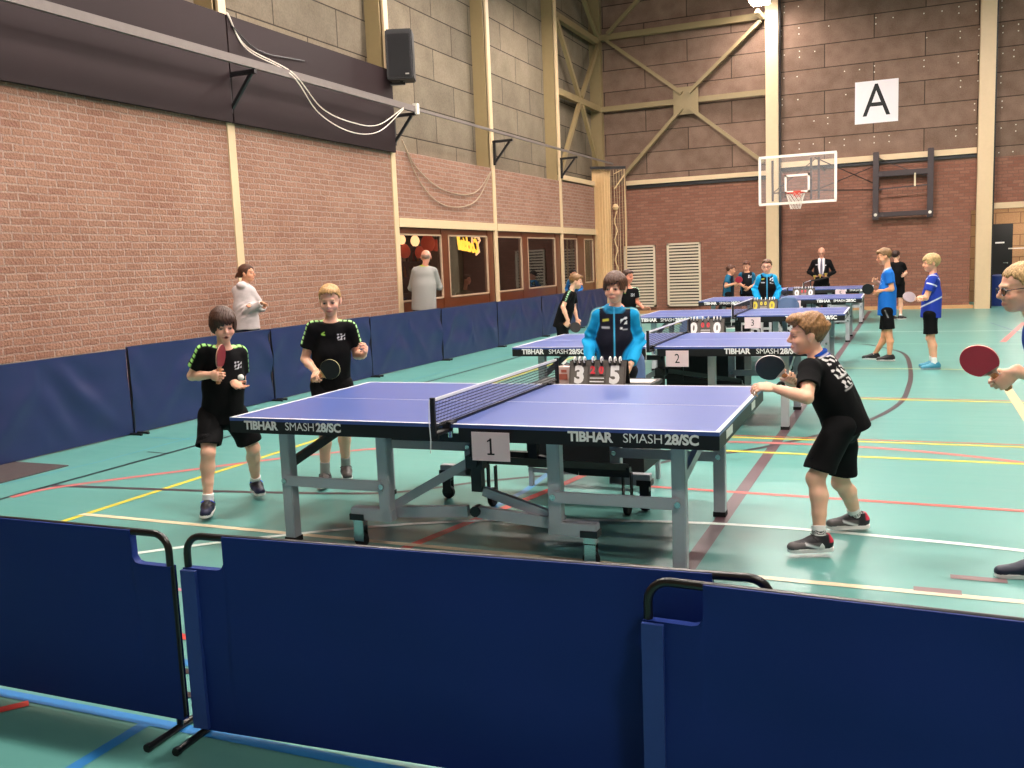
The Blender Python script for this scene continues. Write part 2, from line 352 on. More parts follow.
# room behind the windows
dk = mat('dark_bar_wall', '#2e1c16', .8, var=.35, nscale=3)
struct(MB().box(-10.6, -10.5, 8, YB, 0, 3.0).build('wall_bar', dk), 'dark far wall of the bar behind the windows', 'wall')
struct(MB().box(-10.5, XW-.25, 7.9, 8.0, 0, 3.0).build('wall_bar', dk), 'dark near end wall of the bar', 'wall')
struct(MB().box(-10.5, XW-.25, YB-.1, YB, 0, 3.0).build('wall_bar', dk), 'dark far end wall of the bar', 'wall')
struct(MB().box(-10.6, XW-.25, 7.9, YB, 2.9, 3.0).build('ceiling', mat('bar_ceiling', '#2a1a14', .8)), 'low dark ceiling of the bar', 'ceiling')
struct(MB().box(-8.35, -8.1, 14.75, 15.15, 0, 2.9).build('trim_60', mat('bar_pillar', '#a08468', .8)), 'beige pillar inside the bar', 'pillar')
lantm = mat('lantern_red', '#c8452a', .6, emit=.25)
lantw = mat('lantern_bulb', '#ffc890', .6, emit=1.6)
lg = 'paper lanterns hanging in the bar'
for i, (x, y, z, r, mm, l) in enumerate([(-6.75, 10.65, 2.10, .08, lantw, 'bright white lantern nearest the left window post'), (-6.8, 10.84, 1.88, .11, lantm, 'round red lantern just right of the first white one'), (-6.75, 11.17, 2.08, .09, lantw, 'second bright white lantern above the grey jumper man'),
        (-6.9, 11.6, 1.86, .10, lantm, 'small red lantern left of the bald head'), (-7.0, 12.15, 2.05, .15, lantm, 'large orange red lantern above the bald head'), (-7.0, 12.5, 2.0, .10, lantm, 'dim red lantern at the right of the first pane')]):
    t = thing('lantern', (x, y, z), l, 'lantern', lg)
    MB().lathe([(.01, -r*1.15), (r*.55, -r*1.05), (r*.9, -r*.5), (r, 0), (r*.88, r*.5), (r*.5, r*1.1), (.02, r*1.3)], n=16).build('lamp_shade', mm, t, smooth=True)
    MB().cyl((0, 0, r*1.25), (0, 0, 2.9-z), .006, 6).build('cord', black, t)
neon = mat('neon_yellow', '#ffc84a', .5, emit=1.5, bump=0); neonw = mat('neon_cream', '#ffd0a0', .5, emit=1.0, bump=0)
t = thing('neon_sign', (-6.3, 12.62, 1.98), 'yellow neon script sign hanging in the bar window', 'sign')
M = plane_M((0, 0, 0), (0, -1, .10), (0, 0, 1))     # reads from inside the bar, mirrored from the hall
text('lettering', 'Cocktail', .40, M, neon, t, bold=.035, depth=.01, shear=.25, sx=.72)
for yy in (-.35, .35): MB().cyl((0, yy, .1), (0, yy, .92), .005, 6).build('cord', black, t)
MB().tube([(0, .5, .18), (0, .56, .1), (0, .44, .02), (0, .5, -.14), (0, .34, -.2)], .02, 8).build('neon_swirl', neonw, t, smooth=True)
MB().tube([(0, .16, .02), (0, .18, .19), (0, .36, .16), (0, .44, .2), (0, .5, .12)], .018, 8).build('neon_swirl', neonw, t, smooth=True)
t = thing('bar_shelf', (-10.2, 17.2, 0), 'tall dark bottle shelf on the bar wall behind the lanterns', 'shelf')
mb = MB().box(-.25, -.22, -2.2, 2.2, 0, 2.4)
for k in range(5): mb.box(-.22, .1, -2.2, 2.2, .45+.42*k, .48+.42*k)
mb.build('frame', mat('shelf_wood', '#3c1f14', .6), t)
bl = ['#8a2a1c', '#c07838', '#3a5a38', '#d8c8a0', '#5a2030']
for k in range(34):
    c = bl[k % 5]; y = 17.2-2.05+(k % 17)*.25; z = .48+.42*(1+(k//17)*1)+.42
    b_ = MB().lathe([(.001, 0), (.038, 0), (.04, .17), (.015, .22), (.014, .28), (.001, .28)], n=10).build('bottle', mat('bottle_'+c[1:], c, .2, emit=0), None, smooth=True, loc=(-10.15, y, z+.002))
    tag(b_, 'small bottle standing on a %s shelf inside the dark bar' % ('lower' if k < 17 else 'upper'), 'bottle', 'bottles on the %s bar shelf' % ('lower' if k < 17 else 'upper'))
# doorway in the back wall: corridor beyond
cb_ = brick_mat('corridor_block', 'x', '#c49a72', '#b88e68', '#8a6a4e', .6, .3, ms=.012, bump=.2, tint=(.8, .75, .7), tamt=.3, wob=0)
struct(MB().box(3.3, 6.8, 23.9, 24.1, 0, 2.7).build('wall_corridor', cb_), 'cream block wall beyond the open doorway', 'wall')
struct(MB().box(3.3, 3.4, YB+.25, 23.9, 0, 2.7).box(6.7, 6.8, YB+.25, 23.9, 0, 2.7).build('wall_corridor', rw), 'side walls of the room beyond the doorway', 'wall')
struct(MB().box(3.3, 6.8, YB+.25, 24.1, 2.7, 2.8).build('ceiling', white), 'ceiling beyond the doorway', 'ceiling')
d = struct(MB().box(3.95, 4.62, 23.82, 23.88, 0, 2.1).build('door_1', mat('door_black', '#0e0c0c', .5), bevel=.005), 'black door on the far wall beyond the doorway', 'door')
MB().box(4.2, 4.42, 23.805, 23.82, 1.58, 1.62).build('door_sign', whiteink, d)
MB().cyl((4.5, 23.78, 1.05), (4.5, 23.82, 1.05), .02).bar((4.5, 23.77, 1.05), (4.4, 23.77, 1.05), .015, .015).build('door_handle', chrome, d)
t = thing('coat_rack', (5.25, 23.0, 0), 'pale wooden coat rack beyond the doorway', 'coat rack')
MB().box(-.05, .05, -.05, .05, 0, 1.75).build('post', wood, t); MB().box(-.35, .45, -.03, .03, 1.18, 1.26).build('crossbar', mat('rack_brown', '#8a5a3a', .6), t)
MB().box(-.3, .3, -.04, .04, 0, .06).box(-.04, .04, -.3, .3, 0, .06).build('foot', wood, t); MB().box(-.8, -.05, -.01, .01, 1.42, 1.45).build('rail', white, t)
t = thing('waste_bin', (4.16, 21.9, 0), 'blue waste bin in the doorway behind the spectacled boy', 'bin')
MB().lathe([(.001, 0), (.16, 0), (.2, .72), (.205, .72), (.205, .75), (.17, .75), (.165, .1), (.001, .1)], n=20).build('body', mat('bin_blue', '#1c3a86', .5), t, smooth=True)
MB().lathe([(.001, .80), (.12, .79), (.2, .76), (.205, .74)], n=20).build('lid', mat('bin_lid', '#16306e', .5), t, smooth=True)

# ceiling lamps: the hall's light
lampm = mat('lamp_diffuser', LAMP_COL, .5, emit=LAMP_POWER, var=0, bump=0)
protoL = None
LX = [-3.6, .6, 4.8]; LY = [-5.5, -.3, 4.9, 10.1, 15.3]
def ceiling_lamp(x, y, z, label, grp, L=1.5, W=.42):
    t = thing('ceiling_lamp', (x, y, z), label, 'lamp', grp)
    MB().box(-L/2-.04, L/2+.04, -W/2-.04, W/2+.04, .03, .12).build('housing', white, t)
    MB().box(-L/2, L/2, -W/2, W/2, 0, .03).build('diffuser', lampm, t)
    for sx in (-1, 1): MB().cyl((sx*L*.4, 0, .12), (sx*L*.4, 0, ZC-z), .012, 6).build('hanger', black, t)
    return t
rows = ['over the camera row', 'over the first table', 'over the second table', 'over the third table', 'over the fourth table']
cols = ['near the left wall', 'in the middle', 'towards the right wall']
for j, y in enumerate(LY):
    for i, x in enumerate(LX):
        if j == 0 and i < 2: continue
        ceiling_lamp(x, y, 7.45, 'white ceiling lamp %s, %s' % (rows[j], cols[i]), 'ceiling lamps of the hall')
tt = thing('ceiling_lamp', (5.0, 22.6, 2.6), 'unseen lamp added to brighten the room beyond the doorway', 'lamp')  # no lamp is visible here; added to light the blocks beyond the doorway
MB().box(-.6, .6, -.1, .1, .04, .1).build('housing', white, tt); MB().box(-.58, .58, -.08, .08, 0, .04).build('diffuser', mat('fill_light', LAMP_COL, .5, emit=60, var=0, bump=0), tt)
ceiling_lamp(-1.46, 19.9, 7.78, 'glowing ceiling lamp above the broad column behind the hoop', None, .4, .6)
tag(MB().bar((-1.6, 20.4, 7.72), (-1.5, YB-.28, 7.6), .1, .1).build('lamp_bracket', cream), 'cream steel bracket below the glowing lamp at the top of the column', 'bracket')

# ---------------------------------------------------------------- floor lines
LINES = [0]
def fline(pts, wd, colr, name, label, z=.0016, closed=False):
    LINES[0] += 1; z += .0002*LINES[0]*.25
    P = [Vector((p[0], p[1], 0)) for p in pts]; n = len(P); L = []; R = []
    for i, p in enumerate(P):
        t = (P[min(i+1, n-1)]-P[max(i-1, 0)]).normalized(); s = Vector((-t.y, t.x, 0))*wd/2
        L.append(p+s); R.append(p-s)
    mb = MB(); vs = [(q.x, q.y, z) for q in L]+[(q.x, q.y, z) for q in R]
    mb.add(vs, [(i, i+1, n+i+1, n+i) for i in range(n-1)])
    o = mb.build('court_line', mat('line_'+name, colr, .35, var=.08, nscale=5, bump=0))
    o['kind'] = 'structure'; tag(o, label, 'floor marking'); return o
def spline(P, k=8):
    P = [np.array(p, float) for p in P]; P = [2*P[0]-P[1]]+P+[2*P[-1]-P[-2]]; out = []
    for i in range(1, len(P)-2):
        for j in range(k):
            t = j/k; a, b, c_, d_ = P[i-1:i+3]
            out.append(.5*((2*b)+(c_-a)*t+(2*a-5*b+4*c_-d_)*t*t+(3*b-a-3*c_+d_)*t**3))
    out.append(P[-2]); return out
F = fline
F([(1.155, -1.6), (1.155, 20.6)], .085, '#5a4248', 'maroon', 'broad dark maroon line running under the right ends of the tables')
F([(-2.92, -.65), (-2.93, 20)], .05, '#d8c832', 'yellow', 'yellow line beside the left players running to the back')
F([(-3.93, -3), (-3.93, 19)], .045, '#14201e', 'black', 'long thin black line along the side barriers')
F(spline([(-3.94, .12), (-2.6, .28), (-1.6, .45), (-1.1, .62), (-.68, 1.03), (-.23, 1.36), (.3, 1.75), (.58, 2.2), (.9, 2.45), (1.19, 2.84), (1.46, 3.3), (1.81, 4.06), (2.06, 5.12), (2.14, 6.3), (2.16, 7.78), (2.08, 9.82), (1.84, 10.72), (1.38, 11.57), (.6, 12)]), .055, '#3d3338', 'darkarc', 'dark curved line sweeping past the right hand player')
F([(-4.18, 1.37), (-3.93, 1.35)], .03, '#14201e', 'black', 'short black tick beside the long black line')
F([(-4.38, .03), (-4.28, .92), (-4.28, 2.2), (-4.28, 19)], .02, '#4a9ab0', 'thinblue', 'thin light blue line near the side barriers')
F([(-4.9, 1.97), (-3.95, 1.96)], .02, '#4a9ab0', 'thinblue', 'thin light blue cross line near the side barriers')
F(spline([(-3.9, -.25), (-3.81, .1), (-3.16, .89), (-2.82, 1.3), (-2.52, 1.6), (-2.1, 1.96), (-1.3, 2.4), (-.3, 2.72), (.86, 2.85), (1.5, 2.86), (2.13, 2.78), (2.86, 2.52), (3.6, 2.0)]), .07, '#c06a66', 'pink', 'faded pink arc behind the first table')
F([(-.45, -.7), (-.31, -.03), (-.1, .93), (0, 1.51), (.05, 2.1)], .065, '#d0443c', 'red', 'short red diagonal line under the first table')
F([(-.3, .2), (-.26, .86), (-.3, 1.5)], .05, '#4a90c0', 'blue', 'faded blue line under the first table')
F([(.5, 1.18), (5, 1.06)], .05, '#c8504a', 'red2', 'straight red line behind the right hand player')
F([(-1, 2.5), (5, 2.42)], .05, '#dcd24a', 'yellow', 'nearer of the two close yellow cross lines')
F([(-1, 3.04), (5, 3.08)], .045, '#e0cc50', 'yellow', 'farther of the two close yellow cross lines')
F([(-1, 3.12), (5, 3.18)], .03, '#c86a40', 'orange', 'orange line beside the farther yellow cross line')
F([(1.3, 5.42), (5, 5.3)], .05, '#dcd24a', 'yellow', 'yellow cross line right of the second table')
F([(1.3, 5.52), (5, 5.4)], .03, '#c86a40', 'orange', 'orange edge of the yellow cross line right of the second table')
F([(1.2, 8.15), (6, 7.9)], .05, '#c8d090', 'pale', 'pale yellow line under the blue shoes')
F([(1.2, 11.6), (6, 11.3)], .05, '#9ac8b4', 'palegreen', 'very pale cross line behind the standing boys')
F([(-5, 14.02), (8, 14.0)], .06, '#d8e4dc', 'whitel', 'far white cross line')
F([(-2.95, -.47), (6, -.46)], .05, '#d6c8a8', 'creaml', 'cream line just behind the front barriers')
F(spline([(-2.4, -1.6), (-1.89, -1.06), (-1.52, -.72), (-1.11, -.4), (-.68, -.12), (-.24, .09), (.1, .21), (.47, .29), (1, .38), (1.5, .41), (2.1, .38), (2.72, .31), (4, .1)]), .045, '#dce8e0', 'whitel', 'long white arc passing under the first table')
F([(-3, -2.60), (-1.03, -2.59), (-.28, -2.58), (5, -2.53)], .05, '#2a78b8', 'blue2', 'blue line on the floor under the front barriers')
F([(-.28, -2.58), (-.30, -5)], .05, '#2a78b8', 'blue2', 'blue line coming from the front barriers towards the camera')
F([(-1.0, -2.85), (-.83, -2.62)], .05, '#c83a36', 'red', 'short red mark in front of the left barrier')
F([(2.36, -.20), (2.60, -.20)], .06, '#7a5f60', 'dash', 'farther of two small brown dashes near the lower right shoe')
F([(2.2, -.42), (2.40, -.42)], .06, '#7a5f60', 'dash', 'nearer of two small brown dashes near the lower right shoe')
F([(3.5, 11.8), (4.2, 16)], .09, '#b86a6a', 'pink', 'faded pink line at the far right of the floor')
F([(3.13, 7), (3.13, 3.5)], .09, '#d0b48a', 'tanl', 'tan band on the floor below the red bat')
F([(3.6, 16), (4.1, 12)], .03, '#3a6a90', 'darkblue', 'thin dark blue line at the far right of the floor')
for y, c_, l in ((-1.93, '#c83a36', 'red'), (-2.14, '#2a78b8', 'blue'), (-2.2, '#2a2224', 'black'), (-2.36, '#2a2224', 'black')):
    F([(-.9, y), (-.2, y-.01)], .05 if l != 'black' else .035, c_, 'g'+l, '%s mark seen in the gap between the front barriers, %s' % (l, 'nearest the barriers' if y < -2.3 else 'farther in'))
F([(-1.4, -1.46), (-.95, -1.46)], .03, '#c8788a', 'gpink', 'small pink mark seen in the gap between the front barriers')
t = MB().box(-5.1, -4.42, -1.2, .72, 0, .008).build('floor_mat', mat('mat_brown', '#3f3536', .9, var=.25, nscale=20)); tag(t, 'dark brown mat on the floor below the side barriers', 'mat')

# ---------------------------------------------------------------- things on the walls
t = thing('wall_panel', (XW+.03, 0, 0), 'long dark plum panel fixed above the left bricks', 'panel')
pm = mat('plum_panel', '#2a1e20', .55, var=.15, nscale=.8, bump=.05, bscale=3, spec=.15)
for a, b in ((-6, .88), (.9, 4.98), (5.0, 9.1)): MB().box(0, .05, a, b, 3.50, 4.84).build('board', pm, t, bevel=.004)
t = thing('steel_rail', (0, 0, 0), 'long flat steel rail carried on black brackets along the left wall', 'rail')
MB().box(-5.52, -5.47, -6, 9.15, 4.13, 4.23).box(-5.51, -5.475, 9.15, 20.3, 4.16, 4.205).build('rail', mat('rail_steel', '#6e6460', .6, metal=0), t)
for y in (.9, 5.0, 9.12, 13.24, 17.3):
    MB().bar((XW+.02, y, 4.1), (-5.48, y, 4.1), .05, .05).bar((XW+.05, y, 3.62), (XW+.05, y, 4.12), .05, .05).bar((XW+.06, y, 3.68), (-5.55, y, 4.08), .04, .04).build('bracket', black, t)
MB().box(-5.52, -5.44, 9.12, 9.2, 4.1, 4.27).build('end_cap', white, t)
def cable(pts, r, m_, label, k=10):
    o = MB().tube(spline(pts, k), r, 6).build('cable', m_, smooth=True); return tag(o, label, 'cable')
whc = mat('white_cable', '#ddd0c4', .5)
cable([(XW+.1, 4.98, 4.86), (XW+.12, 5.3, 4.5), (-5.46, 5.75, 4.2), (-5.46, 6.4, 3.82), (-5.46, 7.2, 3.72), (-5.46, 7.9, 3.78), (-5.46, 8.7, 4.14)], .008, whc, 'upper of two white cables looping below the steel rail')
cable([(XW+.1, 5.0, 4.86), (XW+.12, 5.3, 4.47), (-5.46, 5.72, 4.17), (-5.46, 6.3, 3.75), (-5.46, 7.1, 3.58), (-5.46, 7.9, 3.68), (-5.46, 8.7, 4.12)], .008, whc, 'lower of two white cables looping below the steel rail')
cable([(XW+.1, 5.05, 4.72), (XW+.1, 5.6, 4.5), (XW+.1, 6.6, 4.55)], .008, black, 'short black cable hanging on the plum panel')
tanc = mat('tan_cable', '#b09880', .6)
cable([(XW+.03, 9.4, 3.75), (XW+.03, 9.9, 3.3), (XW+.03, 10.9, 2.98), (XW+.03, 12.2, 3.0), (XW+.03, 13.1, 3.5)], .01, tanc, 'upper tan cable sagging on the bricks above the bar window')
cable([(XW+.03, 9.4, 3.75), (XW+.03, 10.0, 3.05), (XW+.03, 10.9, 2.7), (XW+.03, 12.2, 2.82), (XW+.03, 13.12, 3.5)], .01, tanc, 'lower tan cable sagging on the bricks above the bar window')
cable([(XU+.02, 9.0, 6.6), (XU+.02, 9.6, 5.6), (XW-.02, 9.3, 5.4)], .012, mat('red_cable', '#9a4a34', .6), 'reddish cable beside the loudspeaker')
t = thing('loudspeaker', (-5.70, 9.12, 4.99), 'black loudspeaker mounted high on the left wall column', 'loudspeaker')
t.rotation_euler = (0, .0, .40)
MB().box(-.22, .22, -.19, .19, -.34, .46).build('cabinet', mat('speaker_black', '#161417', .55), t, bevel=.02)
MB().box(-.18, .18, -.205, -.188, -.3, .38).build('grille', mat('speaker_grille', '#1d1a1d', .8, bump=.5, bscale=300), t, bevel=.006)
MB().box(.09, .15, -.212, -.205, -.27, -.25).build('badge', mat('badge', '#b8b0a8', .4), t)
MB().bar((-.22, 0, -.38), (.06, 0, -.38), .05, .04).bar((0, 0, -.40), (0, 0, -.33), .05, .05).build('mount', black, t)
# louvre grilles
lm = mat('louvre_cream', '#d9c7b0', .5, var=.04); ld = mat('louvre_gap', '#2a1c18', .9)
for x0, x1, z0, z1, l in ((-5.42, -4.52, .2, 1.93, 'cream louvred vent beside the pale curtain'), (-4.18, -3.24, .2, 1.95, 'cream louvred vent right of the other vent')):
    t = thing('louvre_vent', ((x0+x1)/2, YB, z0), l, 'vent'); hw = (x1-x0)/2; H = z1-z0
    MB().box(-hw, hw, -.02, 0, 0, H).build('backing', ld, t)
    MB().box(-hw, -hw+.05, -.09, -.02, 0, H).box(hw-.05, hw, -.09, -.02, 0, H).box(-hw, hw, -.09, -.02, 0, .05).box(-hw, hw, -.09, -.02, H-.05, H).build('frame', lm, t)
    n = 19; mb = MB()
    for k in range(n):
        z = .07+(H-.12)*(k+.1)/n
        mb.bar((-hw+.05, -.055, z+.02), (hw-.05, -.055, z+.02), .06, .05)
    o = mb.build('slats', lm, t)
# A sign
t = thing('letter_sign', (1.25, YB, 5.25), 'white square sign with a black letter A on the back wall', 'sign')
MB().box(-.51, .51, -.015, 0, -.52, .52).build('board', mat('sign_white', '#e6dfe2', .6, var=.02), t)
text('lettering', 'A', 1.15, plane_M((0, -.018, 0), (1, 0, 0), (0, 0, 1)), blackink, t, bold=-.002, sx=.86)
# basketball hoop, hung in front of the column
hy = 19.4
t = thing('basketball_hoop', (-.50, hy, -.05), 'glass basketball backboard with orange ring and white net', 'basketball hoop')
bx0, bx1, bz0, bz1 = -.9, .9, 2.83, 3.98
wf = mat('hoop_white', '#efe6da', .4, var=.02)
gl2 = mat('backboard_glass', '#ffffff', .05, alpha=.06, bump=0)
MB().box(bx0, bx1, -.02, -.01, bz0, bz1).build('glass_board', gl2, t)
mb = MB()
for a, b, c_, d_ in ((bx0-.02, bx1+.02, bz0-.03, bz0+.03), (bx0-.02, bx1+.02, bz1-.03, bz1+.03), (bx0-.03, bx0+.03, bz0, bz1), (bx1-.03, bx1+.03, bz0, bz1)): mb.box(a, b, -.03, 0, c_, d_)
mb.build('board_frame', wf, t)
mb = MB()
for a, b, c_, d_ in ((-.3, .3, 3.07, 3.12), (-.3, .3, 3.47, 3.52), (-.3, -.25, 3.07, 3.52), (.25, .3, 3.07, 3.52)): mb.box(a, b, -.035, -.02, c_, d_)
mb.build('target_square', wf, t)
rg = mat('ring_orange', '#c8402c', .4)
MB().tube([(.225*math.cos(a), -.37+.225*math.sin(a), 3.05) for a in [2*math.pi*k/28 for k in range(28)]], .012, 8, True).bar((0, -.03, 3.03), (0, -.16, 3.03), .14, .05).box(-.09, .09, -.04, -.02, 2.95, 3.12).build('ring', rg, t, smooth=True)
mb = MB()
for k in range(12):
    for sgn in (1, -1):
        pts = []
        for j in range(6):
            a = 2*math.pi*(k+sgn*j*.5)/12; r = .22-.021*j; pts.append((r*math.cos(a), -.37+r*math.sin(a), 3.04-.075*j))
        mb.tube(pts, .005, 4)
mb.build('net', mat('net_white', '#e8e0d4', .8), t)
mb = MB()
for x in (.5, .32, -.6): mb.bar((x, .06, 2.9), (x, .06, 3.9), .05, .05)
mb.bar((-.3, .1, 3.0), (-.5, YB-hy, 3.4), .04, .04).bar((.5, .06, 3.7), (.5, YB-hy-.03, 3.7), .04, .04).bar((.5, .06, 3.1), (1.9, YB-hy-.05, 3.1), .03, .03).bar((.4, .08, 3.9), (1.85, YB-hy-.05, 3.2), .02, .02).bar((.4, .08, 3.1), (1.85, YB-hy-.05, 3.75), .02, .02)
mb.bar((-.6, .06, 3.1), (.4, .06, 3.85), .02, .02).bar((-.6, .06, 3.1), (.6, .06, 3.1), .03, .03)
mb.build('support_frame', mat('frame_brown', '#3e2d2c', .5), t)
t = thing('folding_frame', (1.88, YB, 0), 'dark steel folded hoop frame bolted on the brick wall', 'wall frame')
fb = mat('frame_dark', '#35282a', .5); xs = (-.62, .64)
for x in xs: MB().box(x-.07, x+.07, -.28, -.14, 2.3, 3.98).build('upright', fb, t, bevel=.01)
MB().box(-.7, .72, -.26, -.16, 2.36, 2.48).build('lower_rail', fb, t, bevel=.01); MB().box(-.6, .62, -.26, -.16, 3.36, 3.5).build('upper_rail', fb, t, bevel=.01)
MB().bar((-.6, -.2, 3.85), (.3, -.2, 3.4), .02, .02).bar((.3, -.2, 3.4), (.6, -.2, 3.3), .02, .02).bar((-.6, -.28, 3.05), (.64, -.28, 3.1), .03, .03).build('brace', fb, t)
MB().box(.27, .31, -.3, -.27, 3.08, 3.4).build('tag', mat('rope_cream', '#d8c8a8', .7), t)
for x in xs: MB().cyl((x, -.3, 2.42), (x, -.28, 2.42), .04, 10).build('bolt', white, t)
for x in xs: MB().box(x-.03, x+.03, -.14, 0, 2.5, 2.6).box(x-.03, x+.03, -.14, 0, 3.7, 3.8).build('wall_mount', fb, t)
# curtain, divider net and ropes in the corner
def pleats(x0, y0, x1, y1, z0, z1, n, amp, m_, name, parent, taper=0):
    vs = []; fs = []; K = n*8; d_ = Vector((x1-x0, y1-y0, 0)); nn = Vector((-d_.y, d_.x, 0)).normalized(); R_ = 10
    for j in range(R_+1):
        v = j/R_
        for k in range(K+1):
            u = k/K; q = Vector((x0, y0, 0))+d_*(u*(1-taper*(1-v))+taper*(1-v)*.5)+nn*amp*(math.sin(2*math.pi*n*u)+.3*math.sin(5.3*n*u+v*2)); vs.append((q.x, q.y, z0+(z1-z0)*v))
    for j in range(R_):
        for k in range(K): a = j*(K+1)+k; fs.append((a, a+1, a+K+2, a+K+1))
    o = MB().add(vs, fs).build(name, m_, parent, smooth=True)
    md = o.modifiers.new('t', 'SOLIDIFY'); md.thickness = .008; return o
t = thing('curtain', (0, 0, 0), 'pale beige curtain hanging in the far left corner', 'curtain')
cm = mat('curtain_beige', '#d8b88a', .8, var=.1, bump=.2)
pleats(-5.98, 19.95, -5.6, 20.35, .04, 4.02, 6, .05, cm, 'cloth', t)
MB().bar((-6.0, 19.85, 4.08), (-5.2, 20.5, 4.08), .06, .07).build('curtain_rail', black, t)
t = thing('divider_net', (0, 0, 0), 'gathered sports net with ropes hanging beside the pale curtain', 'net')
nm = mat('net_cream', '#bfa684', .8)
mb = MB()
for k in range(9):
    u = k/8; x = -5.56+.42*u; y = 20.3+.1*math.sin(k*2.1)
    mb.tube([(x, y, 4.02), (x+.02*math.sin(k), y+.03, 2.6), (x-.03*(u-.5), y, .1)], .008, 5)
for k in range(26):
    z = .25+k*.145; mb.tube([(-5.56, 20.3, z), (-5.4, 20.36, z-.03), (-5.16, 20.3, z+.02)], .003, 4)
mb.build('mesh', nm, t)
mb = MB().tube([(-5.16, 20.25, 4.02), (-5.15, 20.22, .15)], .014, 6).tube([(-5.45, 20.2, 3.9), (-5.2, 20.2, 4.0)], .012, 6).tube([(-5.42, 20.15, 3.5), (-5.15, 20.2, 3.85)], .02, 6)
mb.tube([(-5.42+.04*math.sin(k*1.3), 20.18+.04*math.cos(k*1.3), 3.0-.11*k) for k in range(22)], .016, 6); mb.build('rope', wood, t, smooth=True)
MB().lathe([(.001, -.09), (.06, -.07), (.09, 0), (.06, .07), (.001, .09)], (-5.4, 20.15, 3.0), 12).build('rope_knot', wood, t, smooth=True)
# ---------------------------------------------------------------- table tennis tables
topm = mat('table_blue', '#44589a', .33, var=.03, nscale=4, bump=.02)
linem = mat('table_line', '#e4e2e6', .4, var=.01, bump=0)
apr = mat('table_apron', '#0a090b', .5, var=.1)
netm = None
def net_mat():
    m, t, b = nt('net_mesh')
    tc = t.nodes.new('ShaderNodeTexCoord'); sp = t.nodes.new('ShaderNodeSeparateXYZ'); t.links.new(tc.outputs['Object'], sp.inputs[0])
    acc = None
    for ax, pitch in (('Y', .0165), ('Z', .0165)):
        d_ = node(t, 'ShaderNodeMath', _operation='DIVIDE'); d_.inputs[1].default_value = pitch; t.links.new(sp.outputs[ax], d_.inputs[0])
        f_ = node(t, 'ShaderNodeMath', _operation='FRACT'); t.links.new(d_.outputs[0], f_.inputs[0])
        l_ = node(t, 'ShaderNodeMath', _operation='LESS_THAN'); l_.inputs[1].default_value = .26; t.links.new(f_.outputs[0], l_.inputs[0])
        if acc is None: acc = l_
        else:
            mx = node(t, 'ShaderNodeMath', _operation='MAXIMUM'); t.links.new(acc.outputs[0], mx.inputs[0]); t.links.new(l_.outputs[0], mx.inputs[1]); acc = mx
    t.links.new(acc.outputs[0], b.inputs['Alpha']); b.inputs['Base Color'].default_value = (*lin('#23222a'), 1); b.inputs['Roughness'].default_value = .8
    MATS['net_mesh'] = m; return m
netm = net_mat()
L2, W2, TZ = 1.37, .7625, .76
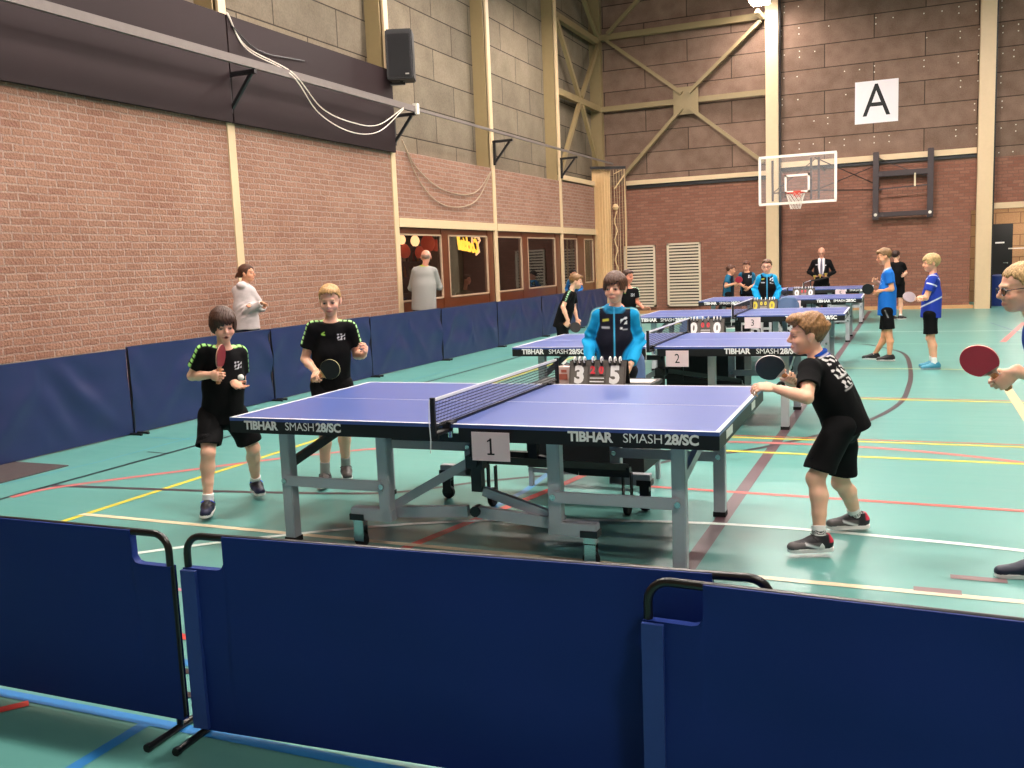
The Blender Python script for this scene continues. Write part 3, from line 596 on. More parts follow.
def make_table():
    r = link('table_tennis_table', None, None, (0, 0, 0))
    for s in (-1, 1):
        x0, x1 = (-L2, -.012) if s < 0 else (.012, L2)
        tp = MB().box(x0, x1, -W2, W2, TZ-.018, TZ).build('table_top', topm, r)
        mb = MB(); z0, z1 = TZ, TZ+.0012; xe = -L2 if s < 0 else L2
        mb.box(x0, x1, -W2, -W2+.02, z0, z1).box(x0, x1, W2-.02, W2, z0, z1).box(min(xe, xe-s*.02), max(xe, xe-s*.02), -W2+.02, W2-.02, z0, z1).box(x0 if s > 0 else x0+.02, x1-.02 if s > 0 else x1, -.0022, .0022, z0, z1)
        mb.build('court_lines', linem, tp)
        mb = MB(); zb = .675
        xi = .06*s
        lo, hi = min(xe, xi), max(xe, xi)
        mb.box(lo, hi, -W2, -W2+.02, zb, TZ-.018).box(lo, hi, W2-.02, W2, zb, TZ-.018)
        mb.box(min(xe, xe-s*.02), max(xe, xe-s*.02), -W2+.02, W2-.02, zb, TZ-.018).box(min(xi, xi-s*-.02), max(xi, xi+s*.02), -W2+.02, W2-.02, zb+.03, TZ-.018)
        ap = mb.build('apron', apr, r)
        for sy, xdir in ((-1, 1), (1, -1)):
            yy = sy*(W2+.001)
            words = (('TIBHAR', .057, .038, 0.0), ('SMASH', .055, -.002, .272), ('28/SC', .057, .038, .474))
            for wd, sz, bd_, off in words:
                start = (-1.27 if s < 0 else .645) if xdir > 0 else (-.645 if s < 0 else 1.27)
                text('lettering', wd, sz*1.16, plane_M((start+xdir*off, yy, .717), (xdir, 0, 0), (0, 0, 1)), whiteink, ap, bold=bd_, depth=.0006, align='LEFT', sx=1.0, tracking=.97)
        for yy in (-.42, .42): MB().box(min(xe, xe+s*.002), max(xe, xe+s*.002), yy-.16, yy-.02 if yy > 0 else yy+.02, .695, .735).build('sticker', mat('sticker_white', '#d8dcd4', .5), ap)
        for sy in (-1, 1):
            y = sy*.56
            MB().box(s*1.14-.034, s*1.14+.034, y-.034, y+.034, .02, .70).build('leg', greym, r, bevel=.005)
            MB().box(s*1.14-.037, s*1.14+.037, y-.037, y+.037, 0, .03).build('leg_foot', rubberb, r)
            MB().box(s*.5-.034, s*.5+.034, y-.034, y+.034, .17, .70).box(min(s*.46, s*.72), max(s*.46, s*.72), y-.034, y+.034, .165, .235).build('leg', greym, r, bevel=.005)
            MB().box(min(s*.5, s*1.14), max(s*.5, s*1.14), y-.05, y-.034, .34, .40).build('crossbar', greym, r, bevel=.003)
            for q in (.5, 1.14): MB().cyl((s*q, y-.06, .37), (s*q, y-.05, .37), .016, 8).build('bolt', chrome, r)
            ca = link('caster', None, r, (s*.68, y, 0))
            MB().lathe([(.001, -.014), (.04, -.014), (.045, -.008), (.045, .008), (.04, .014), (.001, .014)], (0, 0, .045), 18, 'y').build('wheel', rubberb, ca, smooth=True)
            MB().box(-.03, .03, -.026, -.02, .04, .13).box(-.03, .03, .02, .026, .04, .13).box(-.03, .03, -.026, .026, .125, .165).build('fork', chrome if sy < 0 else black, ca)
            MB().box(-.045, .045, -.04, .04, .165, .2).build('bracket', black, ca)
        MB().bar((s*1.14, -.53, .46), (s*1.14, .52, .66), .03, .05).build('diagonal_brace', black if s < 0 else greym, r)
        MB().bar((s*.5, .5, .62), (s*1.14, .5, .62), .03, .05).build('rear_rail', black, r)
        MB().bar((s*.52, -.5, .22), (s*.03, -.42, .50 if s < 0 else .33), .03, .05).build('folding_arm', greym, r)
        MB().bar((s*.5, -.5, .2), (s*.03, -.5, .235), .035, .06).build('lower_link', greym, r)
    MB().bar((-.06, .44, .34), (.30, .44, .27), .05, .06).bar((.30, .44, .27), (.62, .44, .27), .05, .06).bar((-.28, .44, .34), (0, .44, .34), .05, .06).bar((.05, -.4, .5), (.6, .44, .3), .03, .04).build('rear_undercarriage', black, r)
    for x in (-.3, .6):
        ca = link('caster', None, r, (x, .44, 0))
        MB().lathe([(.001, -.016), (.055, -.016), (.062, -.01), (.062, .01), (.055, .016), (.001, .016)], (0, 0, .062), 20, 'x').build('wheel', rubberb, ca, smooth=True)
        MB().box(-.03, -.022, -.02, .02, .05, .27).box(.022, .03, -.02, .02, .05, .27).build('fork', black, ca)
    MB().box(-.03, .03, -.45, -.40, .33, .74).build('centre_post', black, r); MB().box(-.03, .03, .40, .45, .3, .74).build('centre_post', black, r); MB().bar((-.5, -.46, .63), (0, -.46, .63), .03, .045).build('front_rail', black, r)
    MB().box(-.05, .05, -.47, -.38, .46, .53).cyl((0, -.49, .5), (0, -.46, .5), .03).build('hinge', black, r); MB().cyl((.02, -.53, .24), (.02, -.47, .24), .03, 10).build('hinge', black, r)
    return r
def make_net():
    r = link('table_net', None, None, (0, 0, 0)); e = W2+.1525
    MB().add([(0, -e+.012, TZ+.006), (0, e-.012, TZ+.006), (0, e-.012, TZ+.142), (0, -e+.012, TZ+.142)], [(0, 1, 2, 3)]).build('mesh', netm, r)
    MB().box(-.004, .004, -e+.005, e-.005, TZ+.138, TZ+.1525).build('top_tape', linem, r)
    MB().box(-.003, .003, -e+.012, e-.012, TZ+.003, TZ+.012).build('bottom_tape', apr, r)
    for s in (-1, 1):
        MB().box(-.012, .012, s*e-.008, s*e+.008, TZ-.03, TZ+.158).box(-.02, .02, min(s*e, s*(W2-.02)), max(s*e, s*(W2-.02)), TZ-.035, TZ-.02 if s < 0 else TZ-.02).box(-.03, .03, min(s*(W2-.05), s*(W2+.02)), max(s*(W2-.05), s*(W2+.02)), TZ+.0015, TZ+.012).box(-.02, .02, min(s*(W2+.004), s*(W2+.02)), max(s*(W2+.004), s*(W2+.02)), TZ-.04, TZ+.012).build('net_post', black, r)
        MB().cyl((.03, s*(W2+.03), TZ-.06), (.03, s*(W2+.03), TZ-.03), .014, 10).build('clamp_screw', chrome, r)
    MB().tube([(-.012, -e-.01, TZ+.15), (-.018, -e-.012, TZ+.05), (-.014, -e-.012, TZ-.05), (-.02, -e-.01, TZ-.12)], .0025, 6).build('cord', whiteink, r)
    return r
def umpire_table():
    r = link('umpire_table', None, None, (0, 0, 0))
    MB().box(-.44, .44, -.24, .26, .685, .715).build('table_top', mat('umpire_top', '#1b181c', .5), r, bevel=.004)
    MB().box(-.42, .42, -.21, -.20, .14, .685).build('front_panel', mat('umpire_panel', '#121114', .6), r)
    MB().box(-.42, -.41, -.2, .24, .14, .685).box(.41, .42, -.2, .24, .14, .685).build('side_panel', MATS['umpire_panel'], r)
    for x in (-.40, .40):
        for y in (-.19, .23): MB().box(x-.015, x+.015, y-.015, y+.015, 0, .685).build('leg', greym, r)
    MB().box(-.42, .42, -.2, -.18, .10, .13).build('lower_rail', greym, r)
    return r
gbm = mat('score_grey', '#5f5852', .7)
def digit_card(parent, x, z, txt, colr, w_, h, y=-.001):
    c = MB().box(x-w_/2, x+w_/2, y-.004, y, z-h/2, z+h/2).build('score_card', mat('card_grey', '#6a645e', .6), parent)
    text('digit', txt, h*1.25, plane_M((x, y-.0048, z), (1, 0, 0), (0, 0, 1)), colr, c, bold=.055, depth=.0006, sx=.92)
def scoreboard(loc, scores, label, dc, label_yellow=False, rz=0):
    r = thing('scoreboard', loc, label, 'scoreboard', None, rz); t = .32
    tilt = link('board', None, r); tilt.rotation_euler = (-t*.75, 0, 0)
    W_, H = .40, .172
    o = MB().box(-W_/2, W_/2, 0, .006, 0, H).build('front_board', gbm, r); o.matrix_local = Matrix.Rotation(-t*.8, 4, 'X')
    M = o
    bpy.data.objects.remove(tilt)
    b = MB().box(-W_/2, W_/2, 0, .006, 0, H).build('back_board', mat('score_black', '#121114', .6), r); b.matrix_local = Matrix.Translation((0, .12, 0)) @ Matrix.Rotation(t*.8, 4, 'X')
    MB().box(-W_/2, W_/2, .0, .12, 0, .004).build('base', MATS['score_black'], r)
    a, s1, s2, b_ = scores
    digit_card(o, -.125, .07, a, dc, .12, .125); digit_card(o, .125, .07, b_, dc, .12, .125)
    red = mat('score_red', '#e0404a', .5) if not label_yellow else dc
    digit_card(o, -.03, .105, s1, red, .045, .055); digit_card(o, .03, .105, s2, red, .045, .055)
    MB().box(-.05, .05, -.002, 0, .025, .033).box(-.05, .05, -.002, 0, .05, .056).build('score_strip', whiteink, o)
    for x in (-.16, -.125, -.09, -.03, .03, .09, .125, .16):
        MB().tube([(x, -.008+.02*math.cos(q), H+.005+.02*math.sin(q)) for q in [2*math.pi*k/12 for k in range(12)]], .005, 5, True).build('ring', whiteink if abs(x) > 0 else black, o)
        MB().box(x-.009, x+.009, -.012, -.002, H-.03, H-.004).build('clip', black, o)
    return r
def number_card(loc, txt, label, rz=0):
    r = thing('number_card', loc, label, 'number card', None, rz)
    MB().box(-.103, .103, -.002, 0, -.073, .073).build('card', mat('card_pink', '#e6cbd0', .6, var=.02), r)
    if txt == '1': MB().box(-.004, .006, -.0034, -.0022, -.038, .042).box(-.018, .02, -.0034, -.0022, -.042, -.034).add([(-.018, -.0034, .022), (-.018, -.0034, .030), (.006, -.0034, .044), (.006, -.0034, .034)], [(0, 1, 2, 3)]).build('digit', blackink, r)
    else: text('digit', txt, .12, plane_M((0, -.003, -.003), (1, 0, 0), (0, 0, 1)), blackink, r, bold=-.002, depth=.0004, sx=.85)
    return r
TY = [0, 4.05, 8.3, 12.5, 16.8]; names = ['nearest', 'second', 'third', 'fourth', 'farthest']
tproto = make_table(); nproto = make_net(); uproto = umpire_table()
tag(tproto, None, None)
for i, y in enumerate(TY):
    l = ['blue table tennis table nearest the camera, its long side lettered white', 'blue table tennis table with card 2, second from the camera', 'blue table tennis table with card 3, third from the camera', 'blue table tennis table with card 4, fourth from the camera', 'farthest blue table tennis table, in front of the man in the suit'][i]
    a = tproto if i == 0 else copy_tree(tproto); a.location = (0, y, 0); tag(a, l, 'table', 'table tennis tables')
    n = nproto if i == 0 else copy_tree(nproto); n.location = (0, y, 0); tag(n, 'white topped black net on the %s table tennis table' % names[i], 'net', 'table nets')
    if i == 0: a.rotation_euler = n.rotation_euler = (0, 0, .018)
    if i < 4:
        u = uproto if i == 0 else copy_tree(uproto); u.location = (.13, [1.2, 5.22, 9.5, 13.7][i], 0)
        if i > 1: text('lettering', 'TIBHAR', .25, plane_M((.02, -.2105, .44), (1, 0, 0), (0, 0, 1)), whiteink, u, bold=.03, depth=.0008)
        tag(u, ['small black umpire table behind the nearest table, holding the 3-5 scoreboard', 'black skirted umpire table behind the second table', 'black skirted umpire table with white letters behind the third table', 'black skirted umpire table behind the fourth table'][i], 'table', 'umpire tables')
c_, s_ = math.cos(.018), math.sin(.018)
number_card((.255, -.772, .655), '1', 'white card with number 1 hanging on the nearest table', .018)
number_card((.245, 3.275, .655), '2', 'white card with number 2 hanging on the second table')
number_card((.245, 7.525, .665), '3', 'white card with number 3 hanging on the third table')
number_card((.3, 11.725, .665), '4', 'white card with number 4 hanging on the fourth table')
number_card((.75, 16.03, .665), '5', 'white card with number 5 hanging on the farthest table')
scoreboard((.225, 1.02, .716), ('3', '2', '0', '5'), 'flip scoreboard showing 3 and 5 on the nearest umpire table', whiteink)
scoreboard((.13, 5.06, .716), ('0', '0', '0', '0'), 'flip scoreboard with white zeros on the second umpire table', whiteink)
scoreboard((.12, 9.34, .716), ('0', '0', '0', '0'), 'flip scoreboard with yellow zeros on the third umpire table', mat('score_yellow', '#e8d83a', .5), True)
scoreboard((.26, 13.54, .716), ('0', '0', '0', '0'), 'flip scoreboard with white and red zeros on the fourth umpire table', whiteink)
t = thing('picture_box', (-.045, 1.13, .715), 'small pink and white printed box left of the 3-5 scoreboard', 'box')
MB().box(-.055, .055, -.03, .03, 0, .12).build('box', mat('box_pink', '#e8cfc6', .6, var=.1, nscale=30), t, bevel=.003)
MB().box(-.035, .035, -.0315, -.03, .03, .07).box(-.01, .03, -.0315, -.03, .08, .1).build('print', mat('box_print', '#c8705c', .6), t)
t = MB().box(-.12, .12, -.1, .06, 0, .004).build('score_sheet', mat('paper', '#d8d0cc', .7), None, loc=(.43, 1.3, .716)); tag(t, 'white score sheet lying at the right of the nearest umpire table', 'paper')
for (x, y, z), l in (((.42, 5.22, .716), 'white score sheet beside the scoreboard with white zeros'),):
    tag(MB().box(-.14, .14, -.1, .1, 0, .004).build('score_sheet', MATS['paper'], None, loc=(x, y, z)), l, 'paper')
# chairs behind the umpire tables
shell = mat('chair_blue', '#5b7399', .5, var=.05)
def chair():
    r = link('plastic_chair', None, None, (0, 0, 0))
    mb = MB(); vs = []; fs = []; N = 10; K = 10
    for j in range(N+1):
        v = j/N
        for k in range(K+1):
            u = k/K*2-1; hw = .19*(1-.25*v**3)
            z = .72-.28+.38*v*.98; zz = .45+.05+.36*v-(.05*(abs(u)**3) if v > .7 else 0)
            vs.append((u*hw, .2+.05*v-.05*u*u, zz))
    for j in range(N):
        for k in range(K): a = j*(K+1)+k; fs.append((a, a+1, a+K+2, a+K+1))
    o = mb.add(vs, fs).build('backrest', shell, r, smooth=True); md = o.modifiers.new('s', 'SOLIDIFY'); md.thickness = .012
    mb = MB(); vs = []; fs = []
    for j in range(N+1):
        v = j/N
        for k in range(K+1):
            u = k/K*2-1; vs.append((u*.2, -.21+.41*v, .45-.015*(1-u*u)+(.03*max(0, v-.8)*5)**1-(.03 if v < .05 else 0)))
    for j in range(N):
        for k in range(K): a = j*(K+1)+k; fs.append((a, a+1, a+K+2, a+K+1))
    o = mb.add(vs, fs).build('seat', shell, r, smooth=True); md = o.modifiers.new('s', 'SOLIDIFY'); md.thickness = .012
    for sx in (-1, 1):
        MB().tube([(sx*.19, -.19, 0), (sx*.18, -.17, .42)], .011, 8).build('leg', greym, r); MB().tube([(sx*.19, .24, 0), (sx*.17, .17, .44), (sx*.17, .2, .6)], .011, 8).build('leg', greym, r)
    MB().tube([(-.18, -.17, .42), (.18, -.17, .42)], .01, 8).tube([(-.18, .17, .42), (.18, .17, .42)], .01, 8).build('seat_frame', greym, r)
    return r
cp = chair()
for i, (x, y, l) in enumerate([(-.03, 2.35, 'blue shell chair behind the umpire boy at the nearest table'), (-.16, 5.8, 'blue shell chair right of the scoreboard with white zeros'), (.33, 10.5, 'blue shell chair beside the umpire boy with the yellow zeros')]):
    o = cp if i == 0 else copy_tree(cp); o.location = (x, y, 0); o.rotation_euler = (0, 0, .1 if i else 0); tag(o, l, 'chair', 'blue umpire chairs')

# ---------------------------------------------------------------- barriers
fab = mat('barrier_navy', '#112b70', .6, var=.06, nscale=3, bump=.08, bscale=400, spec=.2)
fabs = mat('barrier_navy_side', '#1b2754', .42, var=.08, nscale=3, bump=.1, bscale=300, spec=.5)
def barrier(a, b, H, label, grp, wr=.004, z0=.03, cut=(1, 1), material=None, seed=0, feet=True, sat=0, pocket=0, feetdir=1):
    a = Vector((*a, 0)); b = Vector((*b, 0)); Lb = (b-a).length; ang = math.atan2(b.y-a.y, b.x-a.x)
    r = thing('barrier', a, label, 'barrier', grp, ang); R_ = random.Random(seed); r0 = .012
    # black tube frame: a rounded loop
    c_ = .06; pts = [(r0, 0, z0), (r0, 0, H-c_)]+[(r0+c_-c_*math.cos(q), 0, H-c_+c_*math.sin(q)) for q in [math.pi/2*k/6 for k in range(1, 7)]]
    pts += [(Lb-r0-c_+c_*math.sin(q), 0, H-c_+c_*math.cos(q)) for q in [math.pi/2*k/6 for k in range(7)]]+[(Lb-r0, 0, z0)]
    MB().tube(pts, .0125, 10, False).bar((r0, 0, z0), (Lb-r0, 0, z0), .02, .02).build('frame', blacktube, r, smooth=True)
    # cloth with hand holes at the top corners
    cw, ch = .165, .108
    us = list(np.linspace(0, Lb, max(30, int(Lb/.03))))
    for c0 in (cw, Lb-cw): us += [c0-.0008, c0+.0008, c0-.015, c0-.03 if c0 < 1 else c0+.03, c0+.015]
    us = sorted(set(round(float(u), 5) for u in us)); K = 26; vs = []; fs = []
    ph = [R_.uniform(0, 6) for _ in range(8)]
    def top(u):
        for on, d_ in ((cut[0], u), (cut[1], Lb-u)):
            if on and d_ < cw:
                e = cw-d_; rr = .03
                return H-ch+(rr-math.sqrt(max(0, rr*rr-(rr-e)**2)) if e < rr else 0)
        return H+.008
    for u in us:
        T = top(u)
        for j in range(K+1):
            v = j/K; z = z0-.01+(T-z0+.01)*v; q = u/Lb
            env = math.sin(math.pi*min(1, max(0, v)))**.5
            wv = wr*(math.sin(7*q*Lb+ph[0]+3*v)+.7*math.sin(13*q*Lb+ph[1]-5*v)+.4*math.sin(23*z+ph[2]+4*q))
            wv += sat*(max(0, math.sin(10*(q*Lb*.7+(1-v)*.55*(1 if q < .5 else -1))+ph[3]))**3*.6+(.25+.3*math.sin(5*q*Lb+ph[5]))*math.sin(19*(q*Lb*.45+(v)*.5)+ph[4]+2*math.sin(5*q*Lb)))*(.25+env)
            y = -.014+(-wv*env)
            if T > H and v > .955: y = -.016
            vs.append((u, y, z))
    n = len(us)
    for i in range(n-1):
        for j in range(K): p = i*(K+1)+j; fs.append((p, p+K+1, p+K+2, p+1))
    # the back layer
    o0 = len(vs)
    for u in us:
        T = top(u)
        for j in range(K+1): vs.append((u, .014, z0-.01+(T-z0+.01)*j/K))
    for i in range(n-1):
        for j in range(K): p = o0+i*(K+1)+j; fs.append((p, p+1, p+K+2, p+K+1))
        p = i*(K+1)+K; fs.append((p, p+K+1, o0+p+K+1, o0+p))
        p = i*(K+1); fs.append((p, o0+p, o0+p+K+1, p+K+1))
    f_ = MB().add(vs, fs).build('fabric', material or fab, r, smooth=True)
    for d_ in ((0,) if not pocket else (0, 1)):
        if not pocket: break
        MB().box(.001 if d_ == 0 else Lb-.06, .06 if d_ == 0 else Lb-.001, -.031, -.017, z0, H-ch-.004).build('hem', mat('barrier_hem', '#1c3a84', .6), f_)
    if feet:
        for x in (.03, Lb-.03): MB().tube([(x, -.15*feetdir, .013), (x, .24, .013)], .012, 8).tube([(x, 0, .013), (x, 0, z0+.02)], .012, 8).cyl((x, -.16*feetdir, .013), (x, -.145*feetdir, .013), .015, 10).build('foot', blacktube, r)
    return r
g = 'front barriers across the bottom of the photo'
barrier((-2.42, -2.62), (-.10, -2.585), .698, 'dark navy barrier panel at the lower left, its right corner handle free', g, .002, .055, seed=1, pocket=0)
barrier((-.055, -2.575), (1.86, -2.465), .698, 'long navy barrier panel in the lower middle, overlapped at its right end', g, .005, .03, seed=2, pocket=1)
barrier((1.525, -2.56), (3.85, -2.66), .698, 'brighter navy barrier panel at the lower right, overlapping its neighbour', g, .006, .03, seed=3, pocket=1)
g = 'side barriers along the left wall'
sb = [(-5.10, -2.0), (-5.08, .0), (-5.06, 2.09), (-5.07, 4.38), (-5.08, 6.68), (-5.07, 8.9), (-5.08, 11.2), (-5.08, 13.5), (-5.08, 15.8), (-5.08, 18.1)]
ls = ['', 'long smooth navy side barrier at the left edge of the photo', 'wrinkled navy side barrier behind the left boy', 'navy side barrier between the two left players', 'navy side barrier just right of the fair haired boy',
      'navy side barrier in front of the man in the grey jumper', 'navy side barrier under the first bar window', 'navy side barrier left of the leaning black shirted boy', 'navy side barrier behind the leaning black shirted boy', 'farthest navy side barrier before the pale curtain']
barrier((-5.1, -4.4), (-5.08, -2.1), .84, 'navy side barrier left of the camera view', g, .003, .02, cut=(0, 0), material=fabs, seed=9, feet=True)
for i in range(1, len(sb)):
    a, b = sb[i-1], sb[i]
    b2 = (b[0], b[1]-.03)
    barrier(a, b2, (.80, .80, .86, .88, .88, .87, .86, .85, .85, .85)[i], ls[i], g, .004, .02, cut=(0, 0), material=fabs, seed=20+i, sat=.003 if i == 1 else .02)
t = thing('barrier', (-5.04, 18.2, 0), 'last dark barrier turned across the hall behind the umpire boy', 'barrier', g, 0)
bpy.data.objects.remove(t)

# ---------------------------------------------------------------- people: distance-field bodies turned into one continuous mesh each
def npv(v): return np.array(v, float)
def unit(v): v = npv(v); return v/np.linalg.norm(v)
class Vol:
    def __init__(s, lo, hi, h):
        s.h = h; s.lo = npv(lo); n = np.ceil((npv(hi)-s.lo)/h).astype(int)+1
        s.ax = [(s.lo[i]+h*np.arange(n[i])).astype(np.float32) for i in range(3)]
        s.D = np.full(n, .2, np.float32)
    def _blk(s, lo, hi):
        sl = []
        for i in range(3):
            a = max(0, int((lo[i]-s.lo[i])/s.h)); b = min(len(s.ax[i]), int((hi[i]-s.lo[i])/s.h)+2)
            if b <= a: return None
            sl.append(slice(a, b))
        return sl
    def _ev(s, prim, mg):
        f, lo, hi = prim; sl = s._blk(npv(lo)-mg, npv(hi)+mg)
        if sl is None: return None, None
        X = s.ax[0][sl[0]][:, None, None]; Y = s.ax[1][sl[1]][None, :, None]; Z = s.ax[2][sl[2]][None, None, :]
        return tuple(sl), f(X, Y, Z).astype(np.float32)
    def add(s, prim, k=.02):
        sl, d = s._ev(prim, k+2*s.h)
        if sl is None: return s
        a = s.D[sl]; hh = np.maximum(k-np.abs(a-d), 0)/k; s.D[sl] = np.minimum(a, d)-hh*hh*k*.25; return s
    def sub(s, prim, k=.004):
        sl, d = s._ev(prim, k+2*s.h)
        if sl is None: return s
        a = s.D[sl]; d = -d; hh = np.maximum(k-np.abs(a-d), 0)/k; s.D[sl] = np.maximum(a, d)+hh*hh*k*.25; return s
    def cut(s, p, n, lo=None, hi=None):
        """keep the side n points away from: remove everything with (x-p).n > 0 (inside an optional box)"""
        lo = s.lo if lo is None else lo; hi = [a[-1] for a in s.ax] if hi is None else hi
        sl = s._blk(lo, hi)
        if sl is None: return s
        X = s.ax[0][sl[0]][:, None, None]; Y = s.ax[1][sl[1]][None, :, None]; Z = s.ax[2][sl[2]][None, None, :]
        d = (X-p[0])*n[0]+(Y-p[1])*n[1]+(Z-p[2])*n[2]; sl = tuple(sl); s.D[sl] = np.maximum(s.D[sl], d.astype(np.float32)); return s
    def layer(s, pts, pad):
        pts = np.array(pts); sl = s._blk(pts.min(0)-pad, pts.max(0)+pad); s.sv = (tuple(sl), s.D[tuple(sl)].copy()); s.full = s.D; s.D = s.D.copy(); s.D[tuple(sl)] = .2; return s
    def merge(s, k=.015):
        sl, old = s.sv; a, b = old, s.D[sl]; hh = np.maximum(k-np.abs(a-b), 0)/k; s.D = s.full; s.D[sl] = np.minimum(a, b)-hh*hh*k*.25; return s
    def mesh(s):
        D = s.D.copy(); D[0] = D[-1] = .1; D[:, 0] = D[:, -1] = .1; D[:, :, 0] = D[:, :, -1] = .1
        S = D < 0; nx, ny, nz = S.shape
        c = np.zeros((nx-1, ny-1, nz-1), np.int8)
        for i in (0, 1):
            for j in (0, 1):
                for k in (0, 1): c += S[i:nx-1+i, j:ny-1+j, k:nz-1+k]
        act = np.argwhere((c > 0) & (c < 8)); idx = np.full(c.shape, -1, np.int32); idx[tuple(act.T)] = np.arange(len(act))
        acc = np.zeros((len(act), 3)); cnt = np.zeros(len(act))
        cor = [(i, j, k) for i in (0, 1) for j in (0, 1) for k in (0, 1)]
        val = {q: D[act[:, 0]+q[0], act[:, 1]+q[1], act[:, 2]+q[2]] for q in cor}
        for a in cor:
            for ax in range(3):
                if a[ax]: continue
                b = list(a); b[ax] = 1; b = tuple(b); va, vb = val[a], val[b]; m_ = (va < 0) != (vb < 0)
                t = np.where(m_, va/np.where(m_, va-vb, 1), 0); p = np.tile(npv(a), (len(act), 1)); p[:, ax] += t
                acc[m_] += p[m_]; cnt += m_
        V = s.lo+s.h*(act+acc/cnt[:, None]); F = []
        for ax in range(3):
            sl0 = [slice(None)]*3; sl1 = [slice(None)]*3; sl0[ax] = slice(0, -1); sl1[ax] = slice(1, None)
            e = np.argwhere(S[tuple(sl0)] != S[tuple(sl1)]); u, v = (ax+1) % 3, (ax+2) % 3
            e = e[(e[:, u] > 0) & (e[:, v] > 0)]
            ins = S[e[:, 0], e[:, 1], e[:, 2]]
            q = []
            for du, dv in ((1, 1), (0, 1), (0, 0), (1, 0)):
                g_ = e.copy(); g_[:, u] -= du; g_[:, v] -= dv; q.append(idx[g_[:, 0], g_[:, 1], g_[:, 2]])
            q = np.stack(q, 1); q[~ins] = q[~ins][:, ::-1]; F.append(q)
        F = np.concatenate(F); F = F[(F >= 0).all(1)]
        return V, F
def vnormals(V, F):
    n = np.cross(V[F[:, 2]]-V[F[:, 0]], V[F[:, 3]]-V[F[:, 1]]); N = np.zeros_like(V)
    for k in range(4): np.add.at(N, F[:, k], n)
    return N/np.maximum(np.linalg.norm(N, axis=1), 1e-9)[:, None]
def relax(V, F, it=1):
    for _ in range(it):
        A = np.zeros_like(V); c = np.zeros(len(V))
        for a, b in ((0, 1), (1, 2), (2, 3), (3, 0)):
            np.add.at(A, F[:, a], V[F[:, b]]); np.add.at(A, F[:, b], V[F[:, a]]); np.add.at(c, F[:, a], 1); np.add.at(c, F[:, b], 1)
        V = V*.5+.5*A/c[:, None]
    return V
def cap(a, b, ra, rb=None, fl=None, fs=1.0, flat_ends=False):
    a, b = npv(a), npv(b); rb = ra if rb is None else rb; ab = b-a; L2_ = max(ab@ab, 1e-9); L_ = math.sqrt(L2_); n = None if fl is None else unit(fl)
    def f(X, Y, Z):
        x, y, z = X-a[0], Y-a[1], Z-a[2]; h0 = (x*ab[0]+y*ab[1]+z*ab[2])/L2_; h = np.clip(h0, 0, 1)
        x, y, z = x-h*ab[0], y-h*ab[1], z-h*ab[2]; q = x*x+y*y+z*z
        if n is not None: c = x*n[0]+y*n[1]+z*n[2]; q = q+c*c*(fs*fs-1)
        d = np.sqrt(q)-(ra+(rb-ra)*h)
        if flat_ends: d = np.maximum(d, np.maximum(-h0, h0-1)*L_)
        return d
    r = max(ra, rb); return f, np.minimum(a, b)-r, np.maximum(a, b)+r
def ell(c, r, R=None):
    c, r = npv(c), npv(r); R = np.eye(3) if R is None else R
    def f(X, Y, Z):
        x, y, z = X-c[0], Y-c[1], Z-c[2]; k0 = 0; k1 = 0
        for i in range(3):
            q = (x*R[i][0]+y*R[i][1]+z*R[i][2])/r[i]; k0 = k0+q*q; k1 = k1+(q/r[i])**2
        k0 = np.sqrt(k0); return k0*(k0-1)/np.maximum(np.sqrt(k1), 1e-6)
    m_ = max(r); return f, c-m_, c+m_
def obj_from(V, F, name, material, parent, cols=None, org=None):
    if org is not None: V = V-org
    me = bpy.data.meshes.new(name); me.vertices.add(len(V)); me.vertices.foreach_set('co', V.astype(np.float32).ravel())
    me.loops.add(F.size); me.loops.foreach_set('vertex_index', F.astype(np.int32).ravel()); me.polygons.add(len(F))
    me.polygons.foreach_set('loop_start', np.arange(0, F.size, 4, dtype=np.int32)); me.polygons.foreach_set('loop_total', np.full(len(F), 4, np.int32))
    me.polygons.foreach_set('use_smooth', [True]*len(F)); me.update(calc_edges=True)
    if cols is not None:
        ca = me.color_attributes.new('col', 'FLOAT_COLOR', 'POINT'); ca.data.foreach_set('color', np.concatenate([cols, np.ones((len(V), 1))], 1).astype(np.float32).ravel())
    me.materials.append(material); return link(name, me, parent)
def vnoise(P, f, seed=0):
    r = np.random.RandomState(seed); out = np.zeros(len(P))
    for k in range(5):
        d = r.normal(size=3); d /= np.linalg.norm(d); out += np.sin(P@d*f*r.uniform(.6, 1.6)+r.uniform(0, 6)+1.3*np.sin(P@r.normal(size=3)*f*.5+r.uniform(0, 6)))
    return out/5
skin_m = attr_mat('skin', .48, .08, 400, .35, sss=.12); hair_m = hair_mat()
cloth_m = attr_mat('sports_cloth', .8, .2, 350, .15); shoe_m = attr_mat('shoe_leather', .5, .15, 300, .4)

